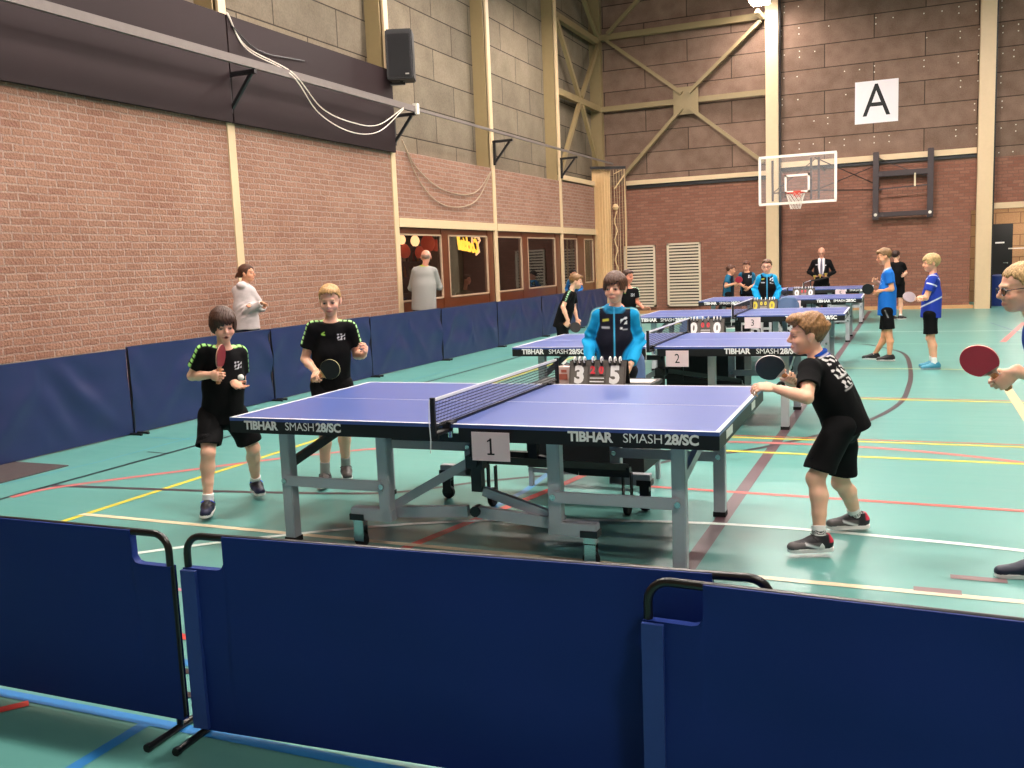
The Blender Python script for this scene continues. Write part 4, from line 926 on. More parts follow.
def mixc(C_, w_, c): w_ = np.clip(w_, 0, 1)[:, None]; return C_*(1-w_)+np.array(c)*w_
def soft(d, e=.0022): return np.clip(.5-d/e*.5, 0, 1)
def grid_hand(V, w_, d, n, side, s, curl=.35, thumb=.3, spread=.012):
    w_, d, n = npv(w_), unit(d), npv(n); n = unit(n-d*(n@d)); t = np.cross(d, n) if side == 'R' else np.cross(n, d)
    V.add(cap(w_-d*.02*s, w_+d*.045*s, .024*s, .032*s, n, 1.9), .012)
    V.add(cap(w_+d*.03*s-t*.012*s, w_+d*.075*s-t*.012*s, .026*s, .024*s, n, 1.9), .012)
    V.add(cap(w_+d*.03*s+t*.012*s, w_+d*.078*s+t*.012*s, .026*s, .024*s, n, 1.9), .012)
    for k in range(4):
        b = w_+d*(.082-.004*abs(k-1.2))*s+t*(.028-.0187*k)*s; L_ = (.042, .046, .043, .034)[k]*s
        cu = curl*(1+.12*k); dd = unit(d+t*(1.2-k)*spread*4)
        for j, (fr, an) in enumerate(((1, .75), (.62, 1.9), (.52, 2.7))):
            q = dd*math.cos(cu*an)+n*math.sin(cu*an); e = b+q*L_*fr; V.add(cap(b, e, (.0092-.0009*j)*s, (.0085-.0009*j)*s), .0035); b = e
    b = w_+d*.022*s+t*.024*s; q = unit(t*.75+d*.6+n*thumb); e = b+q*.04*s; V.add(cap(b, e, .0135*s, .0105*s), .008)
    q = unit(t*.15+d*.8+n*(thumb*1.8)); V.add(cap(e, e+q*.032*s, .0102*s, .0085*s), .004)
    return t
GRIP = {}
def person(name, J, look, label, skin='#dca182', hair='#4a3020', style='short', s=.86, h=.0045, top='tee', topc='#09090b', bottom='shorts', botc='#0a0a0c',
           hands=None, shoes=None, sock='#e8e4e0', toes=None, paint=None, glasses=False, mouth=0, collar=None, hemdrop=.02, loose=1.14, hs=None, root=None, up=(0, 0, 1), bald=False, group=None, hemfrac=.62, sleeve=.62, belly=1.0):
    J = {k: npv(v) for k, v in J.items()}
    if J.get('fixk', False) is not False and bool(np.any(J['fixk'])):
        for S_ in 'RL': J['an'+S_] = npv([J['hip'+S_][0], J['hip'+S_][1], .078*s])
    for S_ in 'RL':                                # hidden knees: put them between hip and ankle
        if 'an'+S_ in J and ('kn'+S_ not in J or np.any(J.get('fixk', False))): J['kn'+S_] = (J['hip'+S_]+J['an'+S_])/2
    org = npv(root) if root is not None else npv([(J['anR'][0]+J['anL'][0])/2, (J['anR'][1]+J['anL'][1])/2, 0])
    R_ = thing('person', org, label, 'person', group)
    hs = hs or (s*1.12 if s < .93 else s*1.06); near = h < .006
    neck, pel = J['neck'], J['pel']; u = unit(neck-pel); r = J['shR']-J['shL']; r = unit(r-u*(r@u)); f = np.cross(u, r)
    lk = unit(look); hr = unit(np.cross(lk, npv(up))); hu = np.cross(hr, lk); HM = np.array([hr, lk, hu]); hc = J['head']
    def hl(p): return hc+(hr*p[0]+lk*p[1]+hu*p[2])*hs
    def HE(c, rr): return ell(hl(c), npv(rr)*hs, HM)
    pts = np.array([v for v in J.values() if isinstance(v, np.ndarray) and v.shape == (3,)]); lo, hi = pts.min(0)-.26, pts.max(0)+.26; lo[2] = max(lo[2], -.01)
    # ---- body
    V = Vol(lo, hi, h)
    mid = pel+(neck-pel)*.45; che = pel+(neck-pel)*.78; b = s*belly
    V.add(cap(J['hipR'], J['hipL'], .078*b, None, f, 1.15), .03).add(cap(pel, mid, .105*b, .10*b, f, 1.3), .04).add(cap(mid, che, .105*b, .125*b, f, 1.4), .04)
    V.add(cap(J['shR']*.85+neck*.15, J['shL']*.85+neck*.15, .048*s), .04)
    V.add(cap(neck-u*.03*s, hl((0, -.024, -.05)), .050*s, .046*s), .03)
    for S_ in 'RL':
        sh, el, wr, hp, kn, an = (J[q+S_] for q in ('sh', 'el', 'wr', 'hip', 'kn', 'an'))
        V.add(cap(sh, sh+(el-sh)*.5, .046*s, .043*s), .02).add(cap(sh+(el-sh)*.5, el, .043*s, .036*s), .01).add(cap(el, el+(wr-el)*.35, .037*s, .038*s), .01).add(cap(el+(wr-el)*.35, wr, .038*s, .025*s), .01)
        V.add(cap(hp, hp+(kn-hp)*.5, .078*s, .067*s), .03).add(cap(hp+(kn-hp)*.5, kn, .07*s, .052*s), .01).add(ell(kn+f*.012*s, (.05*s, .05*s, .055*s)), .015)
        bk = -f*.014*s
        V.add(cap(kn, kn+(an-kn)*.3+bk, .049*s, .055*s), .015).add(cap(kn+(an-kn)*.3+bk, kn+(an-kn)*.6+bk*.6, .055*s, .042*s), .012).add(cap(kn+(an-kn)*.6+bk*.6, an, .042*s, .032*s), .012)
        hd = (hands or {}).get(S_, {}); d = unit(hd.get('d', wr-el)); n = hd.get('n', -r*(1 if S_ == 'R' else -1)+u*.01)
        if 'grip' in hd:
            g_ = unit(hd['grip']); d = unit(d-g_*(d@g_)); n = np.cross(g_, d) if S_ == 'R' else np.cross(d, g_)
            GRIP[name] = (wr+d*.066*s+n*.024*s, g_); hd = dict(hd, curl=1.05, thumb=.9)
        grid_hand(V, wr, d, n, S_, s, hd.get('curl', .35), hd.get('thumb', .3), hd.get('spread', .012))
    # head
    V.add(HE((0, -.012, .035), (.074, .09, .080)), .02).add(HE((0, .018, -.026), (.060, .066, .066)), .02).add(HE((0, .047, -.074), (.032, .03, .024)), .028)
    V.add(HE((0, .075, .024), (.048, .014, .012)), .014)
    for sx in (-1, 1):
        V.add(HE((sx*.036, .052, -.028), (.026, .026, .024)), .016)
        V.sub(HE((sx*.03, .092, .002), (.019, .017, .013)), .012)
        V.add(HE((sx*.03, .069, .002), (.0135, .0135, .0125)), .003)
        V.add(HE((sx*.074, -.008, -.008), (.008, .018, .03)), .006).add(HE((sx*.08, -.014, .004), (.006, .014, .022)), .004)
    V.add(cap(hl((0, .082, .012)), hl((0, .100, -.019)), .008*hs, .0112*hs), .010).add(HE((0, .088, -.026), (.017, .012, .008)), .007)
    V.add(HE((0, .078, -.054), (.024, .012, .0065)), .006).add(HE((0, .077, -.064), (.02, .012, .006)), .006)
    if mouth: V.sub(HE((0, .092, -.058), (.013, .012, .009*mouth)), .003)
    Vx, F = V.mesh(); Vx = relax(Vx, F, 1)
    q = (Vx-hc)@HM.T/hs; C_ = np.tile(lin(skin), (len(Vx), 1)); C_ *= (1+.05*vnoise(Vx, 30, 3))[:, None]
    hm = (q[:, 1] > .03) & (np.abs(q[:, 2]) < .12) & (np.abs(q[:, 0]) < .07); sk = npv(lin(skin)); hb = npv(lin(hair))
    def E2(cx, cz, rx, rz): return np.where(hm, (np.sqrt(((q[:, 0]-cx)/rx)**2+((q[:, 2]-cz)/rz)**2)-1)*min(rx, rz), 1)
    C_ = mixc(C_, soft(E2(0, -.058, .022, .008), .003)*.75, npv(lin('#b04f4a')))
    if mouth: C_ = mixc(C_, soft(E2(0, -.058, .012, .008*mouth), .003), npv(lin('#4a1815')))
    for sx in (-1, 1):
        C_ = mixc(C_, soft(E2(sx*.04, -.03, .022, .02), .03)*.28, sk*npv([1.05, .62, .58]))
        C_ = mixc(C_, soft(E2(sx*.031, .028, .019, .0038), .004)*.75, hb*.7)
        C_ = mixc(C_, soft(E2(sx*.030, .003, .0145, .0068), .002)*.9, npv(lin('#3a241c')))
        C_ = mixc(C_, soft(E2(sx*.030, .0012, .0115, .0040), .002)*.85, npv(lin('#b5a69e')))
        C_ = mixc(C_, soft(E2(sx*.030, .0018, .0066, .006), .002), npv(lin('#2a2220')))
    body = obj_from(Vx, F, 'body', skin_m, R_, C_, org)
    # ---- hair
    if style != 'bald' or True:
        hh = min(h, .0045) if near else h*.8
        V = Vol(hc-.19*hs/.86, hc+.19*hs/.86, hh)
        fr, sd, bk_, vol = dict(short=(.075, .02, -.03, 1.0), bowl=(.028, -.035, -.075, 1.07), fringe=(.04, -.01, -.05, 1.08), swept=(.066, .012, -.045, 1.02), pony=(.072, -.01, -.04, 1.0), bald=(.3, .02, -.035, .93), cropped=(.072, .02, -.04, .96))[style]
        V.add(HE((0, -.014, .040), (.0815*vol, .1*vol, .089*vol)), .01)
        if style in ('bowl', 'fringe'):
            for sx in (-1, 1): V.add(HE((sx*.05, .0, .0), (.036, .062, .05)), .02)
            V.add(HE((0, .055, .055), (.062, .04, .04)), .02)
        if style == 'swept':
            V.add(HE((0, .05, .098), (.058, .05, .032)), .015).add(HE((.0, .08, .088), (.04, .03, .024)), .012).add(HE((0, -.03, .1), (.06, .06, .035)), .02)
            V.add(HE((0, -.1, .05), (.035, .03, .03)), .015)
        if style == 'short': V.add(HE((0, .055, .075), (.055, .04, .036)), .02)
        if style == 'pony': V.add(HE((0, -.105, .0), (.03, .03, .03)), .01).add(cap(hl((0, -.12, -.0)), hl((0, -.17, -.06)), .02*hs, .008*hs), .01).add(HE((0, -.07, -.02), (.05, .05, .05)), .02)
        # hairline: cut everything lower than a boundary that depends on front / side / back
        sl = V._blk(V.lo, [a[-1] for a in V.ax]); X = V.ax[0][:, None, None]-hc[0]; Y = V.ax[1][None, :, None]-hc[1]; Z = V.ax[2][None, None, :]-hc[2]
        lx = (X*hr[0]+Y*hr[1]+Z*hr[2])/hs; ly = (X*lk[0]+Y*lk[1]+Z*lk[2])/hs; lz = (X*hu[0]+Y*hu[1]+Z*hu[2])/hs
        w1 = np.clip((ly-.018)/.035, 0, 1); w2 = np.clip((-ly-.015)/.04, 0, 1)
        zf = fr-(.35*lx if style in ('bowl', 'fringe') else .0*lx)*(1)+(.006*np.sin(lx*260)+.006*np.sin(lx*90+1))
        zb = (sd*(1-w2)+bk_*w2)*(1-w1)+zf*w1
        if style in ('bowl',): zb = np.where(np.abs(lx) > .052, np.minimum(zb, sd-.01), zb)
        if style == 'fringe': zb = np.where((np.abs(lx) > .055), np.minimum(zb, -.005), zb)
        V.D = np.maximum(V.D, ((zb-lz)*hs).astype(np.float32))
        if style == 'bald': V.D = np.maximum(V.D, ((lz-.045)*hs).astype(np.float32))
        if style not in ('bowl', 'pony'):
            for sx in (-1, 1): V.sub(HE((sx*.085, -.004, -.005), (.03, .017, .028)), .006)
        Vx, F = V.mesh()
        if len(Vx) > 50:
            N = vnormals(Vx, F); q = (Vx-hc)@HM.T/hs
            ph = np.arctan2(q[:, 0], q[:, 1]+.25 if style in ('bowl', 'fringe', 'short', 'pony') else q[:, 1]*.3+.02)
            ang = np.arctan2(q[:, 0], q[:, 1]+.03)
            st = np.sin(ang*34+3*np.sin(q[:, 2]*60)+2*vnoise(q, 60, 5))*.5+.5*np.sin(ang*61+4*vnoise(q, 45, 8)+q[:, 2]*50)
            if style == 'swept': st = .4*st+.45*np.sin(q[:, 1]*190+q[:, 2]*140+q[:, 0]*60+3*vnoise(q, 50, 2))
            amp = .0021 if near else .003
            if style == 'bald': amp = .001
            Vx = Vx+N*(st*amp+(.0028 if style == 'swept' else .0018)*vnoise(q, 120, 9))[:, None]*hs/.86
            C_ = npv(lin(hair))[None, :]*(1+.30*st+.22*vnoise(q, 40, 4))[:, None]
            C_ = C_*np.where(q[:, 2] < .055, .62, 1.0)[:, None] if style == 'swept' else C_
            obj_from(Vx, F, 'hair', hair_m, R_, np.clip(C_, 0, 1), org)
        if style == 'bald' and False: pass
    # ---- top
    st_ = sleeve if top == 'tee' else 1.0
    V = Vol(np.minimum(lo, pts.min(0)-.2), hi, h); lw = loose
    hem = pel-u*hemdrop; t_ = .010
    sr, sl_ = J['shR'], J['shL']
    V.add(cap(hem-u*.04, mid, (.134*lw*b+t_), (.126*b*lw+t_), f, 1.16), .03).add(cap(mid, che-u*.01, .124*b*lw+t_, .128*b+t_, f, 1.34), .04)
    V.add(cap(sr*.84+neck*.16, sl_*.84+neck*.16, .050*s+t_*.8), .045)
    V.add(cap(neck-u*.03, neck+u*.005, .066*s, .055*s), .02)
    V.cut(hem, -u)
    if near: V.sub(cap(hem+u*.02, hem-u*.1, .124*b*lw, .13*b*lw, f, 1.14), .002)
    V.cut(neck+(u*.93+f*-.2)*(.022 if top == 'tee' else .035)*s, unit(u+f*.35), neck-.12*s, neck+.14*s)
    cuffs = []
    for S_ in 'RL':
        sh, el, wr = J['sh'+S_], J['el'+S_], J['wr'+S_]
        if top == 'tee':
            e = sh+(el-sh)*st_; V.layer([sh, e], .12*s)
            V.add(cap(sh, e+(el-sh)*.0, .058*s+.004, .062*s+.006, None, 1, False), .02)
            d = unit(el-sh); V.cut(e, d, e-.085*s-d*0, e+.085*s)
            if near: V.sub(cap(e-d*.03, e+d*.1, .047*s, .053*s+.002), .002)
            V.merge(.03)
        else:
            V.layer([sh, el, wr], .12*s); V.add(cap(sh, el, .054*s+.004, .045*s+.005), .02).add(cap(el, wr-(wr-el)*.04, .052*s+.005, .040*s+.003), .015)
            d = unit(wr-el); V.cut(wr-d*.012, d, wr-.06*s, wr+.06*s); V.merge(.02)
    if top != 'tee':
        if top == 'suit':
            pass
        elif top == 'hoodie': V.add(cap(neck-f*.07*s+u*.01, neck-f*.05*s+u*.03, .065*s, .05*s, u, 1.2), .03)
        ringp = [neck+(r*math.cos(a)*.06+f*(math.sin(a)*.055))*s+u*(.012-.012*math.sin(a))*s for a in np.linspace(0, 2*math.pi, 14)]
        if top in ('jacket', 'hoodie'):
            for p_, q_ in zip(ringp[:-1], ringp[1:]): V.add(cap(p_, q_, .017*s), .012)
    if collar:
        for p_, q_ in zip(*(lambda L_: (L_[:-1], L_[1:]))([neck+(r*math.cos(a)*.056+f*(math.sin(a)*.054))*s+u*(.018-.010*math.sin(a))*s for a in np.linspace(0, 2*math.pi, 18)])): V.add(cap(p_, q_, .013*s), .008)
    Vx, F = V.mesh(); Vx = relax(Vx, F, 2 if near else 1); N = vnormals(Vx, F)
    rel = Vx-che; la, lb, lc = rel@r, rel@u, rel@f
    if near or top in ('hoodie', 'suit', 'jacket'):
        seed = sum(map(ord, name)); amp = .0045 if top == 'tee' else .0065
        fo = np.zeros(len(Vx))
        for k, (fa, fb, ff, am) in enumerate(((.9, .45, 34, .7), (-.9, .5, 39, .7), (.15, 1, 48, .5), (1, .1, 30, .6))):
            s_ = np.sin(ff*(la*fa+lb*fb)+seed+k*2+2.2*vnoise(rel, 9, seed+k)); fo += am*np.sign(s_)*np.abs(s_)**1.5*(.4+.6*vnoise(rel, 6, seed+9+k))
        for S_ in 'RL':                             # creases around the elbows and the armpits
            el, sh = J['el'+S_], J['sh'+S_]; de = np.linalg.norm(Vx-el, axis=1); fo += (1.6 if top != 'tee' else 0)*np.exp(-(de/.09)**2)*np.sin((Vx-el)@unit(el-sh)*110+2*vnoise(rel, 20, 2))
        Vx = Vx+N*(amp*fo)[:, None]
        Vx = relax(Vx, F, 1)
    C_ = np.tile(lin(topc), (len(Vx), 1)).astype(float)
    if near and not collar and top == 'tee': pass
    ctx = dict(V=Vx, N=N, la=la, lb=lb, lc=lc, J=J, r=r, u=u, f=f, neck=neck, che=che, s=s, rel=rel)
    if collar:
        dn = np.linalg.norm((Vx-neck)-((Vx-neck)@u)[:, None]*u, axis=1); C_ = mixc(C_, soft(dn-.074*s, .004)*(((Vx-neck)@u) > -.012*s), npv(lin(collar)))
    if paint: C_ = paint(C_, ctx)
    obj_from(Vx, F, {'tee': 'shirt', 'jacket': 'jacket', 'suit': 'jacket', 'hoodie': 'hoodie', 'sweater': 'jumper'}[top], cloth_m, R_, C_, org)
    # ---- shorts or trousers
    V = Vol(lo, hi, h)
    V.add(cap(J['hipR']*.85+pel*.15, J['hipL']*.85+pel*.15, .100*b+.005, None, f, 1.12), .03).add(cap(pel-u*.03, pel+u*.06, .112*b+.004, None, f, 1.22), .03)
    for S_ in 'RL':
        hp, kn, an = J['hip'+S_], J['kn'+S_], J['an'+S_]
        if bottom == 'shorts':
            e = hp+(kn-hp)*(hemfrac+.2); V.layer([hp, e], .2*s); V.add(cap(hp, e, .092*s, .096*s), .03); d = unit(unit(kn-hp)+npv([0, 0, -.6]))
            V.cut(e, d, e-.17*s, e+.17*s)
            if near: V.sub(cap(e-d*.035, e+d*.1, .080*s, .087*s), .002)
            V.merge(.03)
        else:
            V.layer([hp, kn, an], .2*s); V.add(cap(hp, kn, .098*s, .068*s), .03).add(cap(kn, an, .068*s, .058*s), .015); V.cut(an-npv([0, 0, .03]), npv([0, 0, -1.]), an-.2*s, an+.15*s); V.merge(.03)
    Vx, F = V.mesh(); Vx = relax(Vx, F, 2 if near else 1); N = vnormals(Vx, F)
    if near:
        fo = np.sin(46*(Vx@unit(u+r*.6))+2.5*vnoise(Vx, 12, 4))+.8*np.sin(38*(Vx@unit(u-r*.9+f*.4))+2.5*vnoise(Vx, 12, 14)); Vx = relax(Vx+N*(.0035*fo)[:, None], F, 1)
    C_ = np.tile(lin(botc), (len(Vx), 1)).astype(float)
    rp = Vx-pel; ctx = dict(V=Vx, N=N, la=rp@r, lb=rp@u, lc=rp@f, J=J, r=r, u=u, f=f, s=s, bottom=True)
    if paint and near or paint and 'white_side' in (hands or {}): C_ = paint(C_, ctx)
    obj_from(Vx, F, 'shorts' if bottom == 'shorts' else 'trousers', cloth_m, R_, C_, org)
    # ---- socks and shoes
    shoes = shoes or {}; toes = toes or {}
    for S_ in 'RL':
        an, kn = J['an'+S_], J['kn'+S_]; g_ = npv([*unit(toes.get(S_, (f[0], f[1])))[:2], 0]); sd_ = npv([g_[1], -g_[0], 0]); upv = npv([0, 0, 1.])
        base = npv([an[0], an[1], max(0, an[2]-.078*s) if not shoes.get('ground') else 0])
        if bottom == 'shorts':
            V = Vol(an-.11, an+.13, min(h, .006)); d = unit(kn-an); V.add(cap(an-d*.04*s, an+d*shoes.get('sockh', .055), .038*s+.002, .039*s+.003), .01); V.cut(an+d*shoes.get('sockh', .055), d)
            Vx, F = V.mesh(); C_ = np.tile(lin(sock), (len(Vx), 1)).astype(float)
            if shoes.get('band'): tt = (Vx-an)@d; C_ = mixc(C_, ((tt > .018) & (tt < .038) & (np.sin(tt*900+(Vx@sd_)*300) > 0)), npv(lin('#222226')))
            obj_from(Vx, F, 'sock', cloth_m, R_, C_, org)
        hh = min(h, .005) if near else h*.8
        if True:
            s0 = s; ss = s*1.14
            def SL(x, y, z): return base+(g_*y+sd_*x+upv*z)*ss
            V = Vol(base-npv([.22*s, .22*s, .01]), base+npv([.22*s, .22*s, .15*s]), hh)
            V.add(cap(SL(0, -.035, .04), SL(0, .03, .045), .038*ss, .042*ss), .02).add(cap(SL(0, .03, .042), SL(0, .135, .026), .040*ss, .036*ss, upv, 1.25), .02).add(cap(SL(0, -.03, .05), SL(0, -.012, .09), .034*ss, .036*ss, g_, .85), .02)
            V.add(cap(SL(0, .05, .06), SL(0, .09, .048), .02*ss, .016*ss), .01)
            V.cut(SL(0, 0, .092), upv); V.sub(cap(SL(0, -.006, .08), SL(0, -.006, .14), .030*ss), .006); V.cut(SL(0, 0, .014), -upv)
            Vx, F = V.mesh(); Vx = relax(Vx, F, 1); l = (Vx-base)/ss; ly, lx_, lz = l@g_, l@sd_, l[:, 2]
            C_ = np.tile(lin(shoes.get('c', '#1c1c22')), (len(Vx), 1)).astype(float)
            if 'c2' in shoes: C_ = mixc(C_, soft(np.maximum(np.abs(lx_)-.1, -(ly-.0)-0+.0)*1.0, .01)*(lz < .055), npv(lin(shoes['c2'])))
            if 'heel' in shoes: C_ = mixc(C_, soft(ly+.045, .006)*(lz > .05), npv(lin(shoes['heel'])))
            if 'swoosh' in shoes: C_ = mixc(C_, soft(np.abs(lz-.028-.32*(ly-.02))-.007, .004)*((ly > -.0) & (ly < .085)), npv(lin(shoes['swoosh'])))
            so = obj_from(Vx, F, 'shoe', shoe_m, R_, np.clip(C_, 0, 1), org)
            prof = [(.040*math.cos(a)*(1 if math.sin(a) > 0 else .93), (.115 if math.sin(a) > 0 else -.05)+(.055 if math.sin(a) > 0 else .026)*math.sin(a)) for a in [2*math.pi*k/24 for k in range(24)]]
            Mx = Matrix(((sd_[0]*ss, g_[0]*ss, 0, base[0]-org[0]), (sd_[1]*ss, g_[1]*ss, 0, base[1]-org[1]), (0, 0, ss, base[2]), (0, 0, 0, 1)))
            MB().prism(prof, 0, .024, Mx).build('sole', mat('sole_'+shoes.get('sole', '#e8e6e2')[1:], shoes.get('sole', '#e8e6e2'), .6), so, bevel=.004)
            if near:
                mb = MB()
                for k in range(4):
                    y0 = .035+.02*k; z0 = .073-.0095*k
                    mb.tube([SL(-.026, y0, z0-.008)-org, SL(0, y0+.006, z0+.004)-org, SL(.026, y0, z0-.008)-org], .0055*s, 5)
                mb.tube([SL(0, .03, .08)-org, SL(.03, .035, .085)-org, SL(.045, .01, .07)-org, SL(.02, .02, .078)-org], .003*s, 5).tube([SL(0, .03, .08)-org, SL(-.03, .04, .085)-org, SL(-.045, .02, .065)-org], .003*s, 5)
                mb.build('laces', mat('laces_'+shoes.get('lace', '#2a4ad0')[1:], shoes.get('lace', '#2a4ad0'), .7), so, smooth=True)
    if glasses:
        mb = MB(); g2 = []
        for sx in (-1, 1):
            mb.tube([hl((sx*.033+.023*math.cos(a), .094-.006*abs(math.cos(a)), .002+.017*math.sin(a)))-org for a in [2*math.pi*k/16 for k in range(16)]], .0022*hs/.86, 6, True)
            mb.tube([hl((sx*.056, .088, .008))-org, hl((sx*.074, .05, .01))-org, hl((sx*.078, -.005, .008))-org], .0024, 6)
        mb.tube([hl((-.01, .096, .004))-org, hl((.01, .096, .004))-org], .002, 6)
        mb.build('glasses', mat('glasses_black', '#141214', .3), R_, smooth=True)
    return R_, dict(J=J, r=r, u=u, f=f, hl=hl, org=org)

def paddle(hc, b, n, face, label, edge='#d8b890', back='#121114', handle='#c08a5a', sc_=1.0, hold=None):
    """hc = middle of the handle, b = handle-to-blade direction, n = normal of the face named by `face`"""
    b = unit(b); n = unit(npv(n)-b*(npv(n)@b)); x = np.cross(b, n)
    t = thing('table_tennis_bat', hc, label, 'table tennis bat')
    M = Matrix(((x[0], b[0], n[0], 0), (x[1], b[1], n[1], 0), (x[2], b[2], n[2], 0), (0, 0, 0, 1))) @ Matrix.Scale(sc_, 4)
    def outline(gr, cut):
        o = []
        for k in range(40):
            a = math.pi*2*k/40; px = (.075+gr)*math.sin(a); py = .128-(.079+gr)*math.cos(a)
            if cut and py < .066: py = .066
            o.append((px, py))
        return o
    wd = mat('bat_edge_'+edge[1:], edge, .5)
    MB().prism(outline(0, 0), -.003, .003, M).prism([(-.014, .02), (.014, .02), (.026, .07), (-.026, .07)], -.003, .003, M).build('blade', wd, t)
    MB().prism(outline(-.001, 1), .003, .0065, M).build('rubber', mat('rubber_'+face[1:], face, .45), t); MB().prism(outline(-.001, 1), -.0065, -.003, M).build('rubber', mat('rubber_'+back[1:], back, .45), t)
    MB().prism([(-.016, -.05), (.016, -.05), (.013, .0), (.0125, .05), (-.0125, .05), (-.013, .0)], -.011, .011, M).build('handle', mat('bat_handle', handle, .5), t, bevel=.004)
    return t
def plus(J, S_, d, n, k=.058, m_=.022):
    pass
